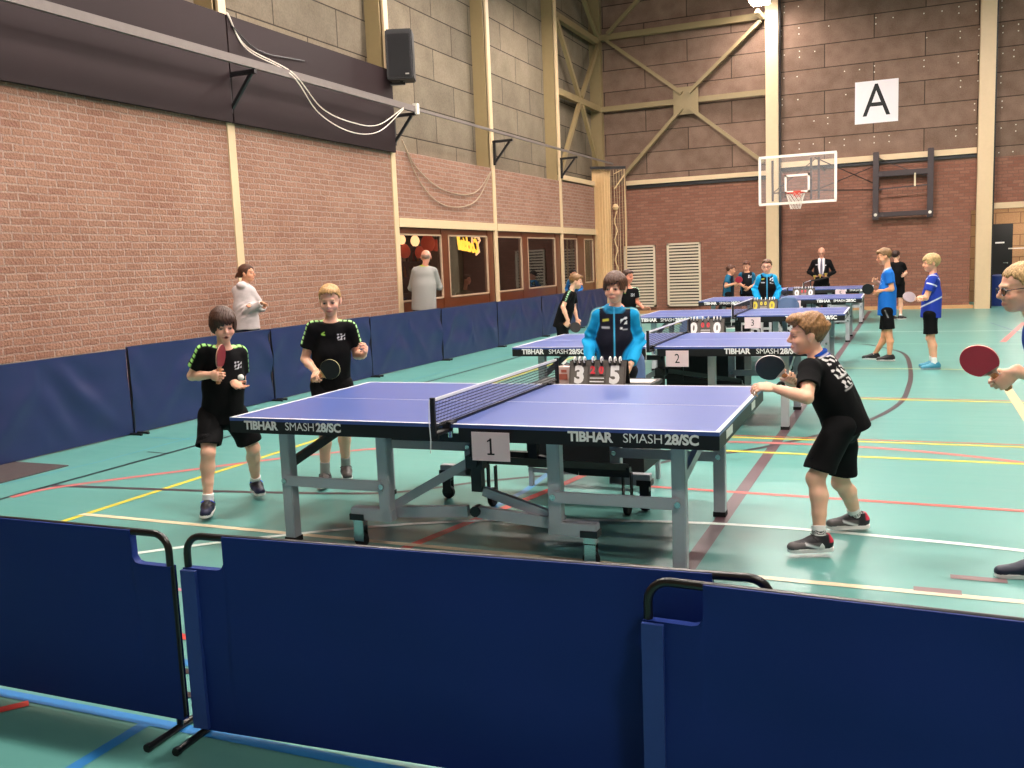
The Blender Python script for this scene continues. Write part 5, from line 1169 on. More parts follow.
POSE = {
    'left': dict(head=(-1.936, -0.104, 1.231), neck=(-1.975, -0.058, 1.077), shR=(-2.08, -0.149, 1.059), shL=(-1.944, 0.048, 1.032), elR=(-2.188, -0.15, 0.907), elL=(-1.988, 0.089, 0.831), wrR=(-1.967, -0.21, 0.923), wrL=(-1.88, -0.108, 0.859), pel=(-2.034, -0.057, 0.668), hipR=(-2.08, -0.123, 0.637), hipL=(-2.009, 0.018, 0.629), knR=(-2.008, -0.259, 0.425), knL=(-1.954, 0.119, 0.379), anR=(-2.034, -0.269, 0.093), anL=(-2.067, 0.259, 0.101)),
    'mid': dict(head=(-1.669, 0.731, 1.344), neck=(-1.694, 0.762, 1.191), shR=(-1.801, 0.688, 1.147), shL=(-1.585, 0.838, 1.14), elR=(-1.883, 0.68, 0.93), elL=(-1.586, 0.91, 0.935), wrR=(-1.731, 0.59, 0.847), wrL=(-1.447, 0.788, 0.948), pel=(-1.727, 0.776, 0.765), hipR=(-1.778, 0.716, 0.713), hipL=(-1.66, 0.798, 0.711), knR=(-1.713, 0.627, 0.42), knL=(-1.647, 0.771, 0.411), anR=(-1.748, 0.639, 0.083), anL=(-1.734, 0.893, 0.087)),
    'right': dict(head=(1.67, 0.19, 1.116), neck=(1.725, 0.194, 0.999), shR=(1.728, 0.325, 0.941), shL=(1.693, 0.062, 0.946), elR=(1.587, 0.475, 0.798), elL=(1.699, -0.098, 0.829), wrR=(1.541, 0.281, 0.869), wrL=(1.523, 0.019, 0.861), pel=(1.849, 0.224, 0.677), hipR=(1.844, 0.294, 0.633), hipL=(1.839, 0.143, 0.654), knR=(1.832, 0.343, 0.303), knL=(1.73, 0.034, 0.39), anR=(1.904, 0.469, 0.083), anL=(1.753, -0.044, 0.094)),
    'edge': dict(head=(2.63, -0.101, 1.348), neck=(2.693, -0.107, 1.207), shR=(2.734, 0.04, 1.135), shL=(2.719, -0.24, 1.128), elR=(2.773, 0.037, 0.901), elL=(2.739, -0.432, 0.984), wrR=(2.802, -0.096, 0.749), wrL=(2.574, -0.518, 1.019), pel=(2.871, -0.103, 0.762), hipR=(2.892, -0.024, 0.702), hipL=(2.865, -0.183, 0.73), knR=(2.897, 0.076, 0.348), knL=(2.767, -0.214, 0.394), anR=(3.022, 0.165, 0.067), anL=(2.717, -0.109, 0.033)),
    'ump': dict(head=(0.161, 1.712, 1.342), neck=(0.136, 1.756, 1.192), shR=(0.014, 1.72, 1.152), shL=(0.269, 1.796, 1.143), elR=(-0.065, 1.749, 0.962), elL=(0.294, 1.855, 0.944), wrR=(-0.005, 1.579, 0.8), wrL=(0.288, 1.645, 0.794), pel=(0.129, 1.765, 0.764), hipR=(0.063, 1.745, 0.721), hipL=(0.199, 1.786, 0.717), knR=(0.067, 1.705, 0.399), knL=(0.21, 1.747, 0.396), anR=(0.08, 1.62, 0.07), anL=(0.32, 1.72, 0.07)),
    'tee': dict(head=(-2.325, 7.925, 1.26), neck=(-2.397, 7.901, 1.133), shR=(-2.4, 7.774, 1.081), shL=(-2.412, 8.023, 1.07), elR=(-2.446, 7.674, 0.915), elL=(-2.414, 8.054, 0.877), wrR=(-2.384, 7.695, 0.711), wrL=(-2.36, 8.019, 0.717), pel=(-2.536, 7.855, 0.672), hipR=(-2.513, 7.789, 0.633), hipL=(-2.548, 7.925, 0.623), knR=(-2.463, 7.795, 0.355), knL=(-2.504, 7.992, 0.351), anR=(-2.05, 7.75, 0.07), anL=(-1.95, 8.25, 0.07)),
    'arm': dict(head=(-2.07, 9.738, 1.273), neck=(-2.058, 9.741, 1.095), shR=(-2.169, 9.714, 1.051), shL=(-1.95, 9.767, 1.043), elR=(-2.219, 9.753, 0.872), elL=(-1.938, 9.77, 0.865), wrR=(-2.102, 9.576, 0.766), wrL=(-1.779, 9.603, 0.766), pel=(-2.113, 9.779, 0.689), hipR=(-2.177, 9.763, 0.642), hipL=(-2.051, 9.794, 0.638), knR=(-2.171, 9.713, 0.318), knL=(-2.045, 9.744, 0.315), anR=(-1.5, 9.9, 0.07), anL=(-1.3, 9.95, 0.07)),
    'umpb': dict(head=(0.067, 10.095, 1.35), neck=(0.071, 10.096, 1.226), shR=(-0.042, 10.08, 1.183), shL=(0.175, 10.11, 1.175), elR=(-0.118, 10.12, 1.012), elL=(0.235, 10.169, 1), wrR=(-0.069, 9.996, 0.829), wrL=(0.214, 10.035, 0.82), pel=(0.069, 10.096, 0.867), hipR=(0.009, 10.087, 0.822), hipL=(0.129, 10.104, 0.819), knR=(0.007, 10.087, 0.524), knL=(0.127, 10.104, 0.521), anR=(0.02, 10.1, 0.07), anL=(0.25, 10.15, 0.07)),
    'duoa': dict(head=(-1.381, 15.495, 1.238), neck=(-1.413, 15.489, 1.132), shR=(-1.422, 15.356, 1.093), shL=(-1.403, 15.613, 1.085), elR=(-1.452, 15.279, 0.905), elL=(-1.389, 15.645, 0.911), wrR=(-1.279, 15.259, 0.954), wrL=(-1.297, 15.611, 0.931), pel=(-1.437, 15.485, 0.767), hipR=(-1.425, 15.416, 0.727), hipL=(-1.439, 15.556, 0.721), knR=(-1.43, 15.486, 0.422), knL=(-1.409, 15.49, 0.421), anR=(-1.38, 15.4, 0.07), anL=(-1.3, 15.65, 0.07)),
    'duob': dict(head=(-1.144, 15.67, 1.301), neck=(-1.135, 15.672, 1.172), shR=(-1.26, 15.653, 1.122), shL=(-1.022, 15.689, 1.114), elR=(-1.312, 15.696, 0.95), elL=(-0.979, 15.746, 0.939), wrR=(-1.196, 15.511, 0.889), wrL=(-1.073, 15.53, 0.842), pel=(-1.138, 15.671, 0.795), hipR=(-1.201, 15.662, 0.754), hipL=(-1.076, 15.681, 0.75), knR=(-1.203, 15.661, 0.429), knL=(-1.079, 15.68, 0.426), anR=(-1.05, 15.7, 0.07), anL=(-0.85, 15.75, 0.07)),
    'suit': dict(head=(0.085, 19.265, 1.532), neck=(0.086, 19.265, 1.374), shR=(-0.089, 19.254, 1.308), shL=(0.272, 19.277, 1.294), elR=(-0.211, 19.296, 1.066), elL=(0.373, 19.334, 1.045), wrR=(-0.024, 19.058, 0.956), wrL=(0.208, 19.073, 0.948), pel=(0.087, 19.266, 0.762), hipR=(0.005, 19.26, 0.716), hipL=(0.169, 19.271, 0.711), knR=(0.006, 19.26, 0.321), knL=(0.17, 19.271, 0.317), anR=(0.5, 18.5, 0.08), anL=(0.8, 18.55, 0.08)),
    'blue': dict(head=(1.795, 9.099, 1.444), neck=(1.848, 9.1, 1.277), shR=(1.859, 9.221, 1.204), shL=(1.864, 8.981, 1.21), elR=(1.82, 9.28, 1.022), elL=(1.905, 8.962, 1.004), wrR=(1.706, 9.147, 1.1), wrL=(1.724, 9.017, 0.972), pel=(1.841, 9.1, 0.736), hipR=(1.84, 9.17, 0.69), hipL=(1.843, 9.03, 0.698), knR=(1.816, 9.2, 0.35), knL=(1.872, 9.021, 0.364), anR=(1.68, 9.22, 0.07), anL=(1.88, 9.02, 0.07)),
    'black': dict(head=(1.811, 17.302, 1.393), neck=(1.833, 17.302, 1.261), shR=(1.712, 17.3, 1.2), shL=(1.955, 17.305, 1.191), elR=(1.672, 17.349, 1.026), elL=(2.017, 17.356, 1.014), wrR=(1.74, 17.1, 0.878), wrL=(1.98, 17.055, 0.979), pel=(1.848, 17.303, 0.846), hipR=(1.778, 17.301, 0.783), hipL=(1.92, 17.304, 0.778), knR=(1.802, 17.302, 0.431), knL=(1.904, 17.304, 0.428), anR=(1.6, 17.2, 0.07), anL=(1.85, 17.25, 0.07)),
    'jersey': dict(head=(2.378, 8.15, 1.347), neck=(2.403, 8.15, 1.201), shR=(2.418, 8.28, 1.146), shL=(2.402, 8.02, 1.154), elR=(2.445, 8.299, 0.939), elL=(2.324, 7.991, 0.918), wrR=(2.352, 8.251, 0.841), wrL=(2.255, 7.952, 0.934), pel=(2.387, 8.15, 0.73), hipR=(2.389, 8.22, 0.687), hipL=(2.375, 8.08, 0.697), knR=(2.382, 8.23, 0.389), knL=(2.391, 8.07, 0.403), anR=(2.42, 8.3, 0.07), anL=(2.44, 8.08, 0.07)),
    'woman': dict(head=(-5.563, 4.64, 1.567), neck=(-5.6, 4.61, 1.418), shR=(-5.497, 4.63, 1.339), shL=(-5.71, 4.584, 1.359), elR=(-5.445, 4.737, 1.129), elL=(-5.523, 4.518, 1.106), wrR=(-5.441, 4.482, 1.169), wrL=(-5.286, 4.543, 1.2), pel=(-5.6, 4.61, 0.911), hipR=(-5.557, 4.645, 0.844), hipL=(-5.642, 4.576, 0.851), knR=(-5.572, 4.633, 0.409), knL=(-5.648, 4.571, 0.416), anR=(-5.5, 5.5, 0.08), anL=(-5.6, 5.2, 0.08)),
    'man': dict(head=(-5.511, 9.294, 1.728), neck=(-5.548, 9.274, 1.568), shR=(-5.401, 9.353, 1.493), shL=(-5.687, 9.199, 1.506), elR=(-5.377, 9.48, 1.213), elL=(-5.834, 9.29, 1.216), wrR=(-5.614, 9.58, 1.268), wrL=(-5.796, 9.538, 1.17), pel=(-5.577, 9.258, 0.952), hipR=(-5.519, 9.29, 0.898), hipL=(-5.655, 9.216, 0.904), knR=(-5.538, 9.28, 0.483), knL=(-5.659, 9.214, 0.49), anR=(-5.38, 9.4, 0.08), anL=(-5.6, 9.2, 0.08)),
    'bar': dict(head=(-7.518, 14.963, 1.228), neck=(-7.57, 14.936, 0.995), shR=(-7.72, 14.855, 0.884), shL=(-7.407, 15.022, 0.869), elR=(-7.774, 14.827, 0.604), elL=(-7.356, 15.049, 0.583), wrR=(-7.565, 14.712, 0.489), wrL=(-7.357, 14.822, 0.478), pel=(-7.574, 14.933, 0.38), hipR=(-7.66, 14.888, 0.337), hipL=(-7.492, 14.977, 0.329)),
}
def seg_param(V, pts):
    best = np.full(len(V), 9.); par = np.zeros(len(V)); off = 0
    for a, b in zip(pts[:-1], pts[1:]):
        ab = b-a; L_ = np.linalg.norm(ab); h = np.clip((V-a)@ab/L_**2, 0, 1); d = np.linalg.norm(V-a-h[:, None]*ab, axis=1)
        m_ = d < best; best[m_] = d[m_]; par[m_] = (off+h*L_)[m_]; off += L_
    return best, par
def scribble(C_, c, a0, b0, wd, ht, colr, seed=0, f=260, th=.15, front=1):
    la, lb, lc = c['la'], c['lb'], c['lc']; m_ = (np.abs(la-a0) < wd) & (np.abs(lb-b0) < ht) & (lc*front > 0)
    nz = np.sin(la*f+seed)+np.sin(lb*f*1.1+2*seed+la*90)+.6*np.sin((la+lb)*f*.8)
    return mixc(C_, (m_ & (nz > th)).astype(float)*.95, npv(lin(colr)))
def box_mark(C_, c, a0, b0, wd, ht, colr, front=1, sl=0):
    la, lb, lc = c['la'], c['lb'], c['lc']; return mixc(C_, (soft(np.abs(la-a0)-wd, .004)*soft(np.abs(lb-b0-sl*(la-a0))-ht, .004)*(lc*front > 0)), npv(lin(colr)))
def tee_green(blocks='#a8e884', wdt=.013, logo=True, per=.036):
    def p(C_, c):
        if c.get('bottom'):
            return C_
        for S_, sg in (('R', 1), ('L', -1)):
            sh, el = c['J']['sh'+S_], c['J']['el'+S_]; out = c['r']*sg; ad = unit(el-sh)
            up_ = unit(c['u']-ad*(c['u']@ad)*.6+out*.4)
            pts = [c['neck']+out*.055+c['u']*.02+c['f']*.005, sh*.7+c['neck']*.3+c['u']*.055+c['f']*.01, sh+unit(c['u']+out*.8)*.062+c['f']*.012, sh+ad*.07+unit(out+c['u']*.25)*.064+c['f']*.018, sh+ad*.11+unit(out)*.066+c['f']*.02]
            d, t = seg_param(c['V'], pts); C_ = mixc(C_, soft(d-wdt-.007, .006)*((t % per) < per*.68), npv(lin(blocks)))
        if logo:
            C_ = scribble(C_, c, -.068, -.005, .028, .024, '#d8d8dc', 1.0); C_ = box_mark(C_, c, .058, .012, .013, .004, '#b8f06a', sl=.1); C_ = box_mark(C_, c, .058, .024, .009, .003, '#b8f06a', sl=-.6)
        return C_
    return p
def jacket_paint(sleeve='#1c9ed8', body='#1a1c2a', zipc='#4ab4e8', teal='#2a6f80', near=True):
    def p(C_, c):
        if c.get('bottom'): return C_
        w_ = np.zeros(len(C_))
        for S_, sg in (('R', 1), ('L', -1)):
            sh, el, wr = (c['J'][q+S_] for q in ('sh', 'el', 'wr')); d, t = seg_param(c['V'], [sh, el, wr])
            w_ = np.maximum(w_, soft(d-(.075), .01)*(((c['V']-sh)@(c['r']*sg) > -.02) | (t > .12)))
            # teal yoke strip from the collar along the shoulder
        C_ = mixc(C_, w_, npv(lin(sleeve)))
        for S_, sg in (('R', 1), ('L', -1)):
            sh, el = c['J']['sh'+S_], c['J']['el'+S_]; out = c['r']*sg
            pts = [c['neck']+out*.05+c['u']*.01, sh+c['u']*.06+out*.01, sh+(el-sh)*.35+out*.06]
            d, t = seg_param(c['V'], pts); C_ = mixc(C_, soft(d-.026, .008), npv(lin(teal)))
            d2 = np.abs(d-.028); C_ = mixc(C_, soft(d2-.003, .004)*(c['lc'] > .0), npv(lin('#b8c8a8'))*.9)
        hd = np.linalg.norm(c['V']-c['neck'], axis=1); C_ = mixc(C_, soft(hd-.085*c['s']/.86, .01)*(((c['V']-c['neck'])@c['u']) > -.03), npv(lin('#2a92c4')))
        C_ = mixc(C_, soft(np.abs(c['la'])-.0055, .003)*(c['lc'] > 0), npv(lin(zipc)))
        C_ = box_mark(C_, c, .062, .02, .022, .008, '#c8c850', sl=-.15); C_ = box_mark(C_, c, .062, -.035, .028, .007, '#b8bcc4')
        C_ = scribble(C_, c, -.07, .012, .024, .028, '#e4e6ea', 2.0, 150, .1); C_ = box_mark(C_, c, -.052, -.042, .008, .007, '#e4e6ea'); C_ = box_mark(C_, c, -.078, -.052, .018, .003, '#b8bcc4')
        return C_
    return p
def back_print(C_, c):
    if c.get('bottom'): return C_
    la, lb, lc = c['la'], c['lb'], c['lc']
    for b0, ht, wd, sd in ((.055, .024, .05, 1), (-.02, .028, .06, 4), (-.085, .022, .062, 8)): C_ = scribble(C_, c, -.03, b0, wd, ht, '#dcdad8', sd, 170, .25, -1)
    C_ = box_mark(C_, c, -.03, .085, .05, .003, '#dcdad8', -1); C_ = box_mark(C_, c, -.03, -.045, .05, .004, '#dcdad8', -1)
    for S_ in 'L': C_ = box_mark(C_, c, 0, .16, .0, .0, '#dcdad8', -1)
    C_ = box_mark(C_, c, -.03, -.115, .065, .0025, '#c8c6c4', -1)
    return C_
def jersey_paint(C_, c):
    if c.get('bottom'): return C_
    d = np.abs(c['lb']-.03-.5*np.abs(c['la']))-.007; C_ = mixc(C_, soft(d, .004), npv(lin('#dfe4f0')))
    d = np.abs(c['lb']+.235+.55*c['lc'])-.008; C_ = mixc(C_, soft(d, .006), npv(lin('#e8ecf4')))
    for S_ in 'RL':
        sh, el = c['J']['sh'+S_], c['J']['el'+S_]; t = (c['V']-sh)@unit(el-sh); dd, _t = seg_param(c['V'], [sh, el]); C_ = mixc(C_, soft(np.abs(t-.07)-.007, .004)*(dd < .085)*(np.abs(c['la']) > .08), npv(lin('#dfe4f0')))
    return C_
def suit_paint(C_, c):
    if c.get('bottom'): return C_
    la, lb, lc = c['la'], c['lb'], c['lc']; v = np.abs(la)-np.clip(.035+.22*(lb+.25), .0, .075)
    C_ = mixc(C_, soft(v, .01)*(lc > 0)*(lb > -.28), npv(lin('#e8e4ea'))); C_ = mixc(C_, soft(np.abs(la)-.02-.05*np.clip(.1-lb, 0, .2), .006)*(lc > 0)*(lb > -.26), npv(lin('#6a6678')))
    C_ = box_mark(C_, c, .11, .0, .03, .008, '#e8e4ea'); C_ = box_mark(C_, c, -.1, -.02, .012, .012, '#e8e4ea'); return C_
def grey_collar(C_, c):
    if c.get('bottom'): return C_
    hd = np.linalg.norm(c['V']-c['neck']-c['u']*.03, axis=1); return mixc(C_, soft(hd-.082, .008), npv(lin('#a8b83a')))
def blue_tee(C_, c):
    if c.get('bottom'):
        return mixc(C_, soft(np.abs(c['la']+.11)-.04, .01)*soft(np.abs(c['lc']-.0-(c['lb']+.08)*.4)-.009, .005)*(c['lb'] < -.02)*(c['lb'] > -.13), npv(lin('#e8e8ec')))
    C_ = mixc(C_, soft(np.linalg.norm(c['V']-c['neck']-c['f']*.03, axis=1)-.075, .006), npv(lin('#b8c4d0'))); C_ = scribble(C_, c, -.02, -.02, .07, .02, '#8ab0e0', 1, 120, .4); return scribble(C_, c, -.02, -.08, .07, .018, '#8ab0e0', 3, 120, .4)
SH = lambda **k: k

# left player: facing us, bat upright in his right hand, ball over his left palm
P = POSE['left']
person('boy_left', P, (.78, -.62, -.22), 'boy in black shirt with dark bowl fringe and open mouth at the left table end', skin='#efb89c', hair='#4c2e1e', style='bowl', s=.86, h=.0042, mouth=1.1, paint=tee_green(), hemdrop=.075,
       hands={'R': {'grip': (.12, .1, 1), 'd': (.8, -.35, .1), 'curl': .62, 'thumb': .6}, 'L': {'d': (.72, -.3, -.25), 'n': (.3, -.35, .9), 'curl': .22, 'thumb': .25, 'spread': .03}}, toes={'R': (.55, -.85), 'L': (.75, -.65)},
       shoes=SH(c='#14151e', c2='#1c2240', sole='#ece8e4', lace='#2c58ff', sockh=.06), hemfrac=.62, group=None)
paddle(GRIP['boy_left'][0], (.12, .1, 1), (.95, .35, -.1), '#8a3038', 'red bat held upright by the boy with the open mouth', edge='#b08a70', sc_=1.0)
bl_ = MB().lathe([(.0001, -.02)]+[(.02*math.cos(a), .02*math.sin(a)) for a in [math.pi*(k/12-.5) for k in range(1, 12)]]+[(.0001, .02)], n=20)
def ball(p, label): o = bl_.build('table_tennis_ball', mat('ball_white', '#f0eee8', .35, var=.01, bump=0), None, smooth=True, loc=p); return tag(o, label, 'ball')

# fair haired boy behind him
P = POSE['mid']
person('boy_mid', P, (.42, -.88, -.2), 'fair haired boy in black shirt raising his left fist by the side barriers', skin='#efba9e', hair='#c89c62', style='short', s=.86, h=.0045, paint=tee_green('#b8ec9c'), hemdrop=.075,
       hands={'R': {'grip': (.75, .15, .42), 'd': (.5, -.7, -.2)}, 'L': {'d': (.55, -.4, .55), 'n': (-.8, -.5, .1), 'curl': .8, 'thumb': .6}}, toes={'R': (.35, -.9), 'L': (.6, -.8)},
       shoes=SH(c='#4a4644', sole='#e8e6e2', lace='#3a3a3c', sockh=.1), sock='#a8a4a0')
paddle(GRIP['boy_mid'][0], (.75, .15, .42), (.35, -.92, -.05), '#0f0e10', 'black bat with a pale rim held flat before the fair haired boy at the left', edge='#e8d8a0', sc_=.95)

# right player in profile
P = POSE['right']
person('boy_right', P, (-.95, -.27, -.03), 'boy in black shirt with blue collar crouching at the right table end', skin='#f2bc9e', hair='#b08254', style='swept', s=.85, h=.0040, paint=back_print, collar='#1f50b8', hemdrop=.08, root=(1.8, .2, 0),
       hands={'R': {'grip': (-.72, -.42, .48)}, 'L': {'d': (-.92, -.2, .12), 'n': (-.1, .5, -.8), 'curl': .6, 'thumb': .35, 'spread': .008}}, toes={'R': (-.93, -.36), 'L': (-.9, -.42)},
       shoes=SH(c='#232024', c2='#5a5454', heel='#d8344c', swoosh='#e8e4e4', sole='#ebe7e3', lace='#2a2628', sockh=.065, band=True), hemfrac=.66)
paddle(GRIP['boy_right'][0], (-.72, -.42, .48), (-.18, -.95, -.1), '#10152e', 'dark blue bat held up by the crouching right hand player', edge='#f0e0dc', handle='#3a2a28')
t = thing('wristband', P['wrL'], 'black wristband on the near wrist of the crouching right hand player', 'wristband'); t.location = npv(P['wrL'])-npv((-.03, -.008, 0))
d = unit(npv(P['wrL'])-npv(P['elL'])); sA = unit(np.cross(d, (0, 0, 1))); sB = np.cross(sA, d)
MB().tube([tuple(sA*.0275*math.cos(a)+sB*.0275*math.sin(a)) for a in [2*math.pi*k/20 for k in range(20)]], .008, 8, True).build('strap', rubberb, t, smooth=True)
MB().box(-.012, .012, -.012, .012, -.004, .004, plane_M(-sB*0+sA*.031*-1 if False else tuple(-sA*-.032), tuple(d), tuple(sB))).build('clasp', mat('clasp_red', '#7a2a2a', .4), t)

# boy at the right edge
P = POSE['edge']
person('boy_edge', P, (-.95, -.28, -.12), 'blond boy with black glasses and blue shirt leaning in from the right edge', skin='#efb89c', hair='#d6b078', style='cropped', s=.88, h=.0045, topc='#2048a8', hemdrop=.075, glasses=True, root=(2.85, 0, 0),
       hands={'L': {'grip': (-.60, -.2, .62), 'd': (-.8, -.2, -.4)}, 'R': {'curl': .3}}, toes={'R': (-.8, .0), 'L': (-.95, -.15)}, shoes=SH(c='#1c2236', sole='#e6e4e2', lace='#24243a'))
paddle(GRIP['boy_edge'][0], (-.60, -.2, .62), (-.38, -.9, -.12), '#cc1238', 'bright red bat held out from the right edge of the photo', edge='#e8c8b8')

# umpire boys
person('umpire', POSE['ump'], (-.02, -1, -.04), 'boy in blue sleeved navy jacket standing behind the 3-5 scoreboard', skin='#efb89c', hair='#5a3a28', style='fringe', s=.88, h=.0045, top='jacket', topc='#171927', paint=jacket_paint(), hemdrop=.08, bottom='trousers', botc='#14141c',
       hands={'R': {'curl': .3}, 'L': {'curl': .3}}, toes={'R': (-.1, -1), 'L': (.1, -1)}, shoes=SH(c='#1c1c22'))
far = .0075
person('umpire_far', POSE['umpb'], (0, -1, -.02), 'boy in blue sleeved jacket behind the yellow zero scoreboard', skin='#efb89c', hair='#6a4a30', style='short', s=.88, h=far, top='jacket', paint=jacket_paint(), hemdrop=.08, bottom='trousers', glasses=True,
       hands={'R': {'curl': .3}, 'L': {'curl': .3}}, toes={'R': (0, -1), 'L': (0, -1)}, shoes=SH(c='#1c1c22'))
for k_ in ('tee', 'arm', 'umpb', 'duoa', 'duob', 'suit', 'blue', 'black', 'woman', 'man'): POSE[k_]['fixk'] = k_ not in ('blue',)
person('leaning', POSE['tee'], (.9, .32, -.2), 'boy in black shirt leaning in profile at the left end of the third table', skin='#efb89c', hair='#8a6238', style='short', s=.86, h=.007, paint=tee_green('#9ac8a0', .006, False), hemdrop=.08,
       hands={'R': {'grip': (.8, .2, -.3), 'curl': .6}, 'L': {'curl': .5}}, toes={'R': (.9, .2), 'L': (.9, .3)}, shoes=SH(c='#22242a'))
paddle(GRIP['leaning'][0], (.8, .2, -.3), (.3, -.9, .2), '#101014', 'black bat of the boy leaning at the left end of the third table', edge='#2a2426')
person('reaching', POSE['arm'], (.85, -.3, -.1), 'dark haired boy reaching a bare arm out behind the 3-5 scoreboard boy', skin='#d88a70', hair='#4a2e22', style='short', s=.86, h=.0075, paint=tee_green('#c8e0c0', .008, True), hemdrop=.08,
       hands={'L': {'d': (1, -.1, .1), 'n': (0, -.6, -.6), 'curl': .4}, 'R': {'curl': .4}}, toes={'R': (.5, -.8), 'L': (.5, -.8)}, shoes=SH(c='#22242a'))
def teal(C_, c):
    if c.get('bottom'): return C_
    C_ = mixc(C_, soft(np.abs(c['la'])-.11, .02)*0+(np.abs(c['la']) > .105), npv(lin('#1f5a78'))); return scribble(C_, c, -.06, .0, .03, .03, '#c8ccd4', 1, 140)
for k_, v_ in POSE['duoa'].items():
    if k_ != 'fixk': POSE['duoa'][k_] = (v_[0]-.03, v_[1]-.22, v_[2])
person('duo_left', POSE['duoa'], (.9, .3, -.15), 'boy in teal and black shirt, seen from the side, by the back wall', skin='#d89a7c', hair='#5a3626', style='short', s=.86, h=.009, topc='#14202c', paint=teal, hemdrop=.08,
       hands={'R': {'grip': (.5, -.4, .8), 'curl': .6}}, toes={'R': (.9, .1), 'L': (.9, .1)}, shoes=SH(c='#22242a'))
paddle(GRIP['duo_left'][0], (.5, -.4, .8), (.3, -.9, .1), '#c82844', 'small red bat held up between the two boys by the back wall', edge='#a04040')
person('duo_right', POSE['duob'], (-.1, -1, -.3), 'boy in black and teal shirt facing us beside his friend by the back wall', skin='#d89a7c', hair='#5a3020', style='short', s=.87, h=.009, topc='#101218', paint=teal, hemdrop=.08, hands={}, toes={'R': (0, -1), 'L': (0, -1)}, shoes=SH(c='#22242a'))
person('official', POSE['suit'], (.03, -1, -.35), 'bald man in black suit with white shirt and grey tie standing by the back wall', skin='#dca088', hair='#b8a898', style='bald', s=1.0, h=.010, top='suit', topc='#100f12', paint=suit_paint, bottom='trousers', botc='#121114', hemdrop=.16, glasses=True, loose=1.05,
       hands={'R': {'d': (.6, -.7, 0), 'n': (0, 0, 1), 'curl': .4}, 'L': {'d': (-.6, -.7, 0), 'n': (0, 0, 1), 'curl': .4}}, toes={'R': (-.2, -1), 'L': (.2, -1)}, shoes=SH(c='#101010', sole='#181818'), belly=1.25)
PS = (npv(POSE['suit']['wrR'])+npv(POSE['suit']['wrL']))/2
t = thing('tray', PS+npv((.0, -.16, -.05)), 'dark tray of small golden cups held by the man in the suit', 'tray'); t.rotation_euler = (0, -.18, 0)
MB().box(-.24, .24, -.12, .1, -.015, 0).box(-.24, .24, -.125, -.12, -.02, .02).build('tray', mat('tray_dark', '#241c18', .5), t, bevel=.004)
gold = mat('gold_cup', '#e8c86a', .3, metal=.6)
for k, (x, y, l) in enumerate(((-.13, -.03, 'left'), (.0, -.05, 'middle'), (.13, -.02, 'right'))):
    q = Matrix.Rotation(-.18, 4, 'Y') @ Vector((x, y, .001)); c_ = MB().lathe([(.001, 0), (.03, 0), (.03, .012), (.01, .02), (.01, .05), (.032, .07), (.036, .11), (.03, .11), (.001, .07)], n=12).build('trophy_cup', gold, None, smooth=True, loc=tuple(npv(t.location)+npv(q)))
    tag(c_, 'small golden cup at the %s of the tray held by the man in the suit' % l, 'trophy', 'golden cups on the tray')
P = POSE['blue']
person('blue_shirt', P, (-.95, -.2, -.2), 'boy in bright blue T-shirt and black shorts holding a black bat, in profile', skin='#e8a880', hair='#94704a', style='short', s=.88, h=.0065, topc='#1f6cc4', paint=blue_tee, hemdrop=.10, hemfrac=.55,
       hands={'L': {'grip': (-.8, -.1, .5), 'curl': .6}, 'R': {'curl': .4}, 'white_side': 1}, toes={'R': (-.95, .1), 'L': (-.97, -.1)}, shoes=SH(c='#1c1a1c', sole='#e8e4e0', lace='#e0e0e0', sockh=.01))
paddle(GRIP['blue_shirt'][0], (-.8, -.1, .5), (-.3, -.95, 0), '#151012', 'black bat held up by the boy in the bright blue T-shirt', edge='#3a2420')
person('black_far', POSE['black'], (.45, .85, 0), 'dark haired boy in black seen from behind, farthest back near the wall', skin='#efb89c', hair='#3a241c', style='short', s=.87, h=.009, hemdrop=.08, hands={}, toes={'R': (.3, .9), 'L': (.6, .7)}, shoes=SH(c='#3a3638', sole='#e0dcd8'))
P = POSE['jersey']
person('jersey', P, (-.95, -.28, -.05), 'blond boy in blue jersey with white stripes, black shorts and teal shoes', skin='#ecac8c', hair='#d2b27c', style='fringe', s=.88, h=.0065, topc='#2a40a8', paint=jersey_paint, hemdrop=.07, hemfrac=.62,
       hands={'L': {'grip': (-.9, -.1, .25), 'curl': .6}, 'R': {'curl': .4}}, toes={'R': (-.95, -.2), 'L': (-.93, -.3)}, shoes=SH(c='#3a86a0', sole='#8a9aa4', lace='#5ab0c8', sockh=.09), sock='#f0eeec')
paddle(GRIP['jersey'][0], (-.9, -.1, .25), (-.1, -.75, .55), '#8c7c84', 'greyish pink bat held out by the blond boy in the blue jersey', edge='#a89088')
P = POSE['woman']
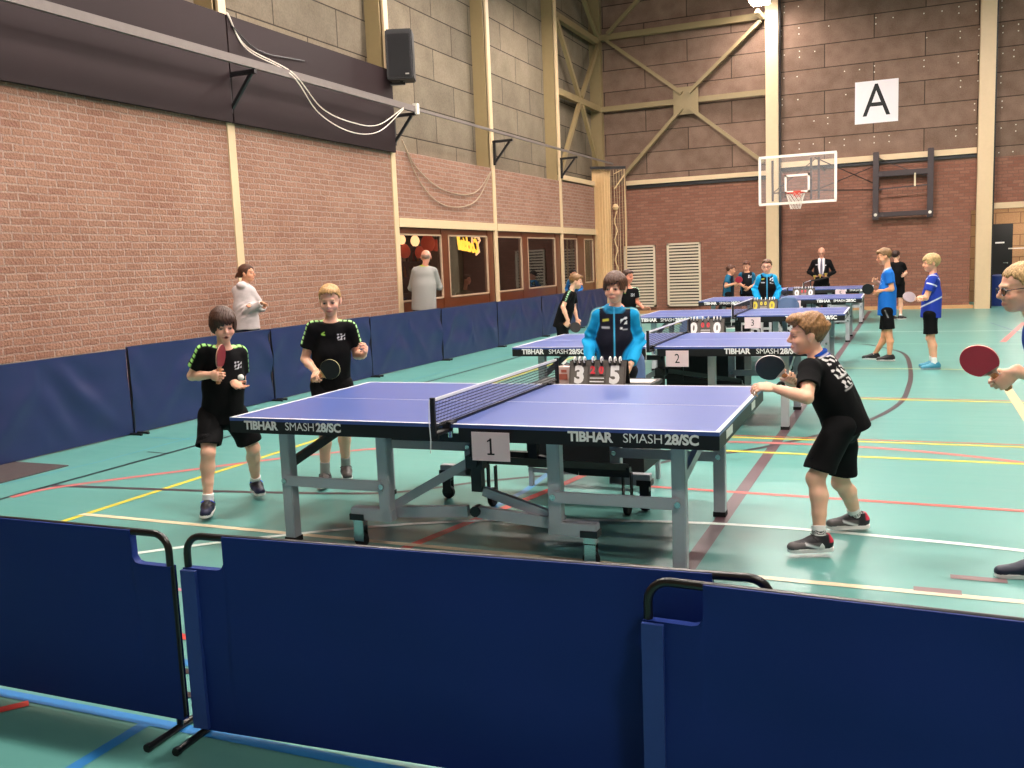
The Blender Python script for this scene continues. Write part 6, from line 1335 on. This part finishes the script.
person('woman', P, (.93, .3, .02), 'woman in light grey hoodie with brown ponytail and folded arms by the brick wall', skin='#d89878', hair='#5c3624', style='pony', s=.94, h=.0065, top='hoodie', topc='#c8bebe', bottom='trousers', botc='#2a3148', hemdrop=.04, loose=1.1, belly=1.12,
       hands={'R': {'curl': 1.1, 'd': (-.3, .8, .2), 'n': (0, 0, -1)}, 'L': {'curl': 1.1, 'd': (-.4, .7, -.2), 'n': (0, 0, -1)}}, toes={'R': (.9, -.2), 'L': (.9, -.4)}, shoes=SH(c='#e0e0e0'))
P = POSE['man']
person('grey_man', P, (-.5, .86, 0), 'bald man in grey jumper seen from behind, looking through the bar window', skin='#d8947c', hair='#b89484', style='bald', s=1.05, h=.008, top='sweater', topc='#96938f', paint=grey_collar, bottom='trousers', botc='#20242e', hemdrop=.12,
       hands={'R': {'curl': .3}, 'L': {'curl': .3}}, toes={'R': (-.2, 1), 'L': (-.6, .8)}, shoes=SH(c='#201c1a', sole='#181818'), belly=1.30)
P = dict(POSE['bar']); P.update(knR=(-7.75, 14.75, .45), knL=(-7.75, 15.0, .45), anR=(-7.7, 14.75, .08), anL=(-7.7, 15.0, .08))
person('bar_guest', P, (.9, .0, -.05), 'person with short brown hair seated inside the bar, seen through the second window pane', skin='#c88468', hair='#4a2e20', style='short', s=.98, h=.010, topc='#4a4a3a', hemdrop=.075, bottom='trousers', botc='#20242e', root=(-8.2, 14.8, 0), hands={}, toes={'R': (1, 0), 'L': (1, 0)}, shoes=SH(c='#201c1a'))
# someone in a blue jacket partly hidden behind the leaning boy
import copy as _cp
g_ = {k: npv(v) for k, v in POSE['umpb'].items() if k != 'fixk'}
off = npv((-5.42, 16.75, 0))-npv((.13, 10.12, 0))
bj = {k: v+off+npv((0, 0, -.1)) for k, v in g_.items()}
for k_ in ('anR', 'anL'): bj[k_][2] = .07
bj['fixk'] = True
person('blue_jacket', bj, (.8, -.6, -.1), 'person in a blue jacket standing by the far window, mostly hidden behind the leaning boy', skin='#d89878', hair='#2a1c18', style='short', s=.88, h=.009, top='jacket', topc='#16304c', paint=jacket_paint('#2a6fb0', '#16304c'), hemdrop=.08, bottom='trousers', hands={}, toes={'R': (.7, -.7), 'L': (.7, -.7)}, shoes=SH(c='#201c1a'))
ball(npv(POSE['left']['wrL'])+npv((.105, -.055, .045)), 'white ball just above the open palm of the boy with the open mouth')
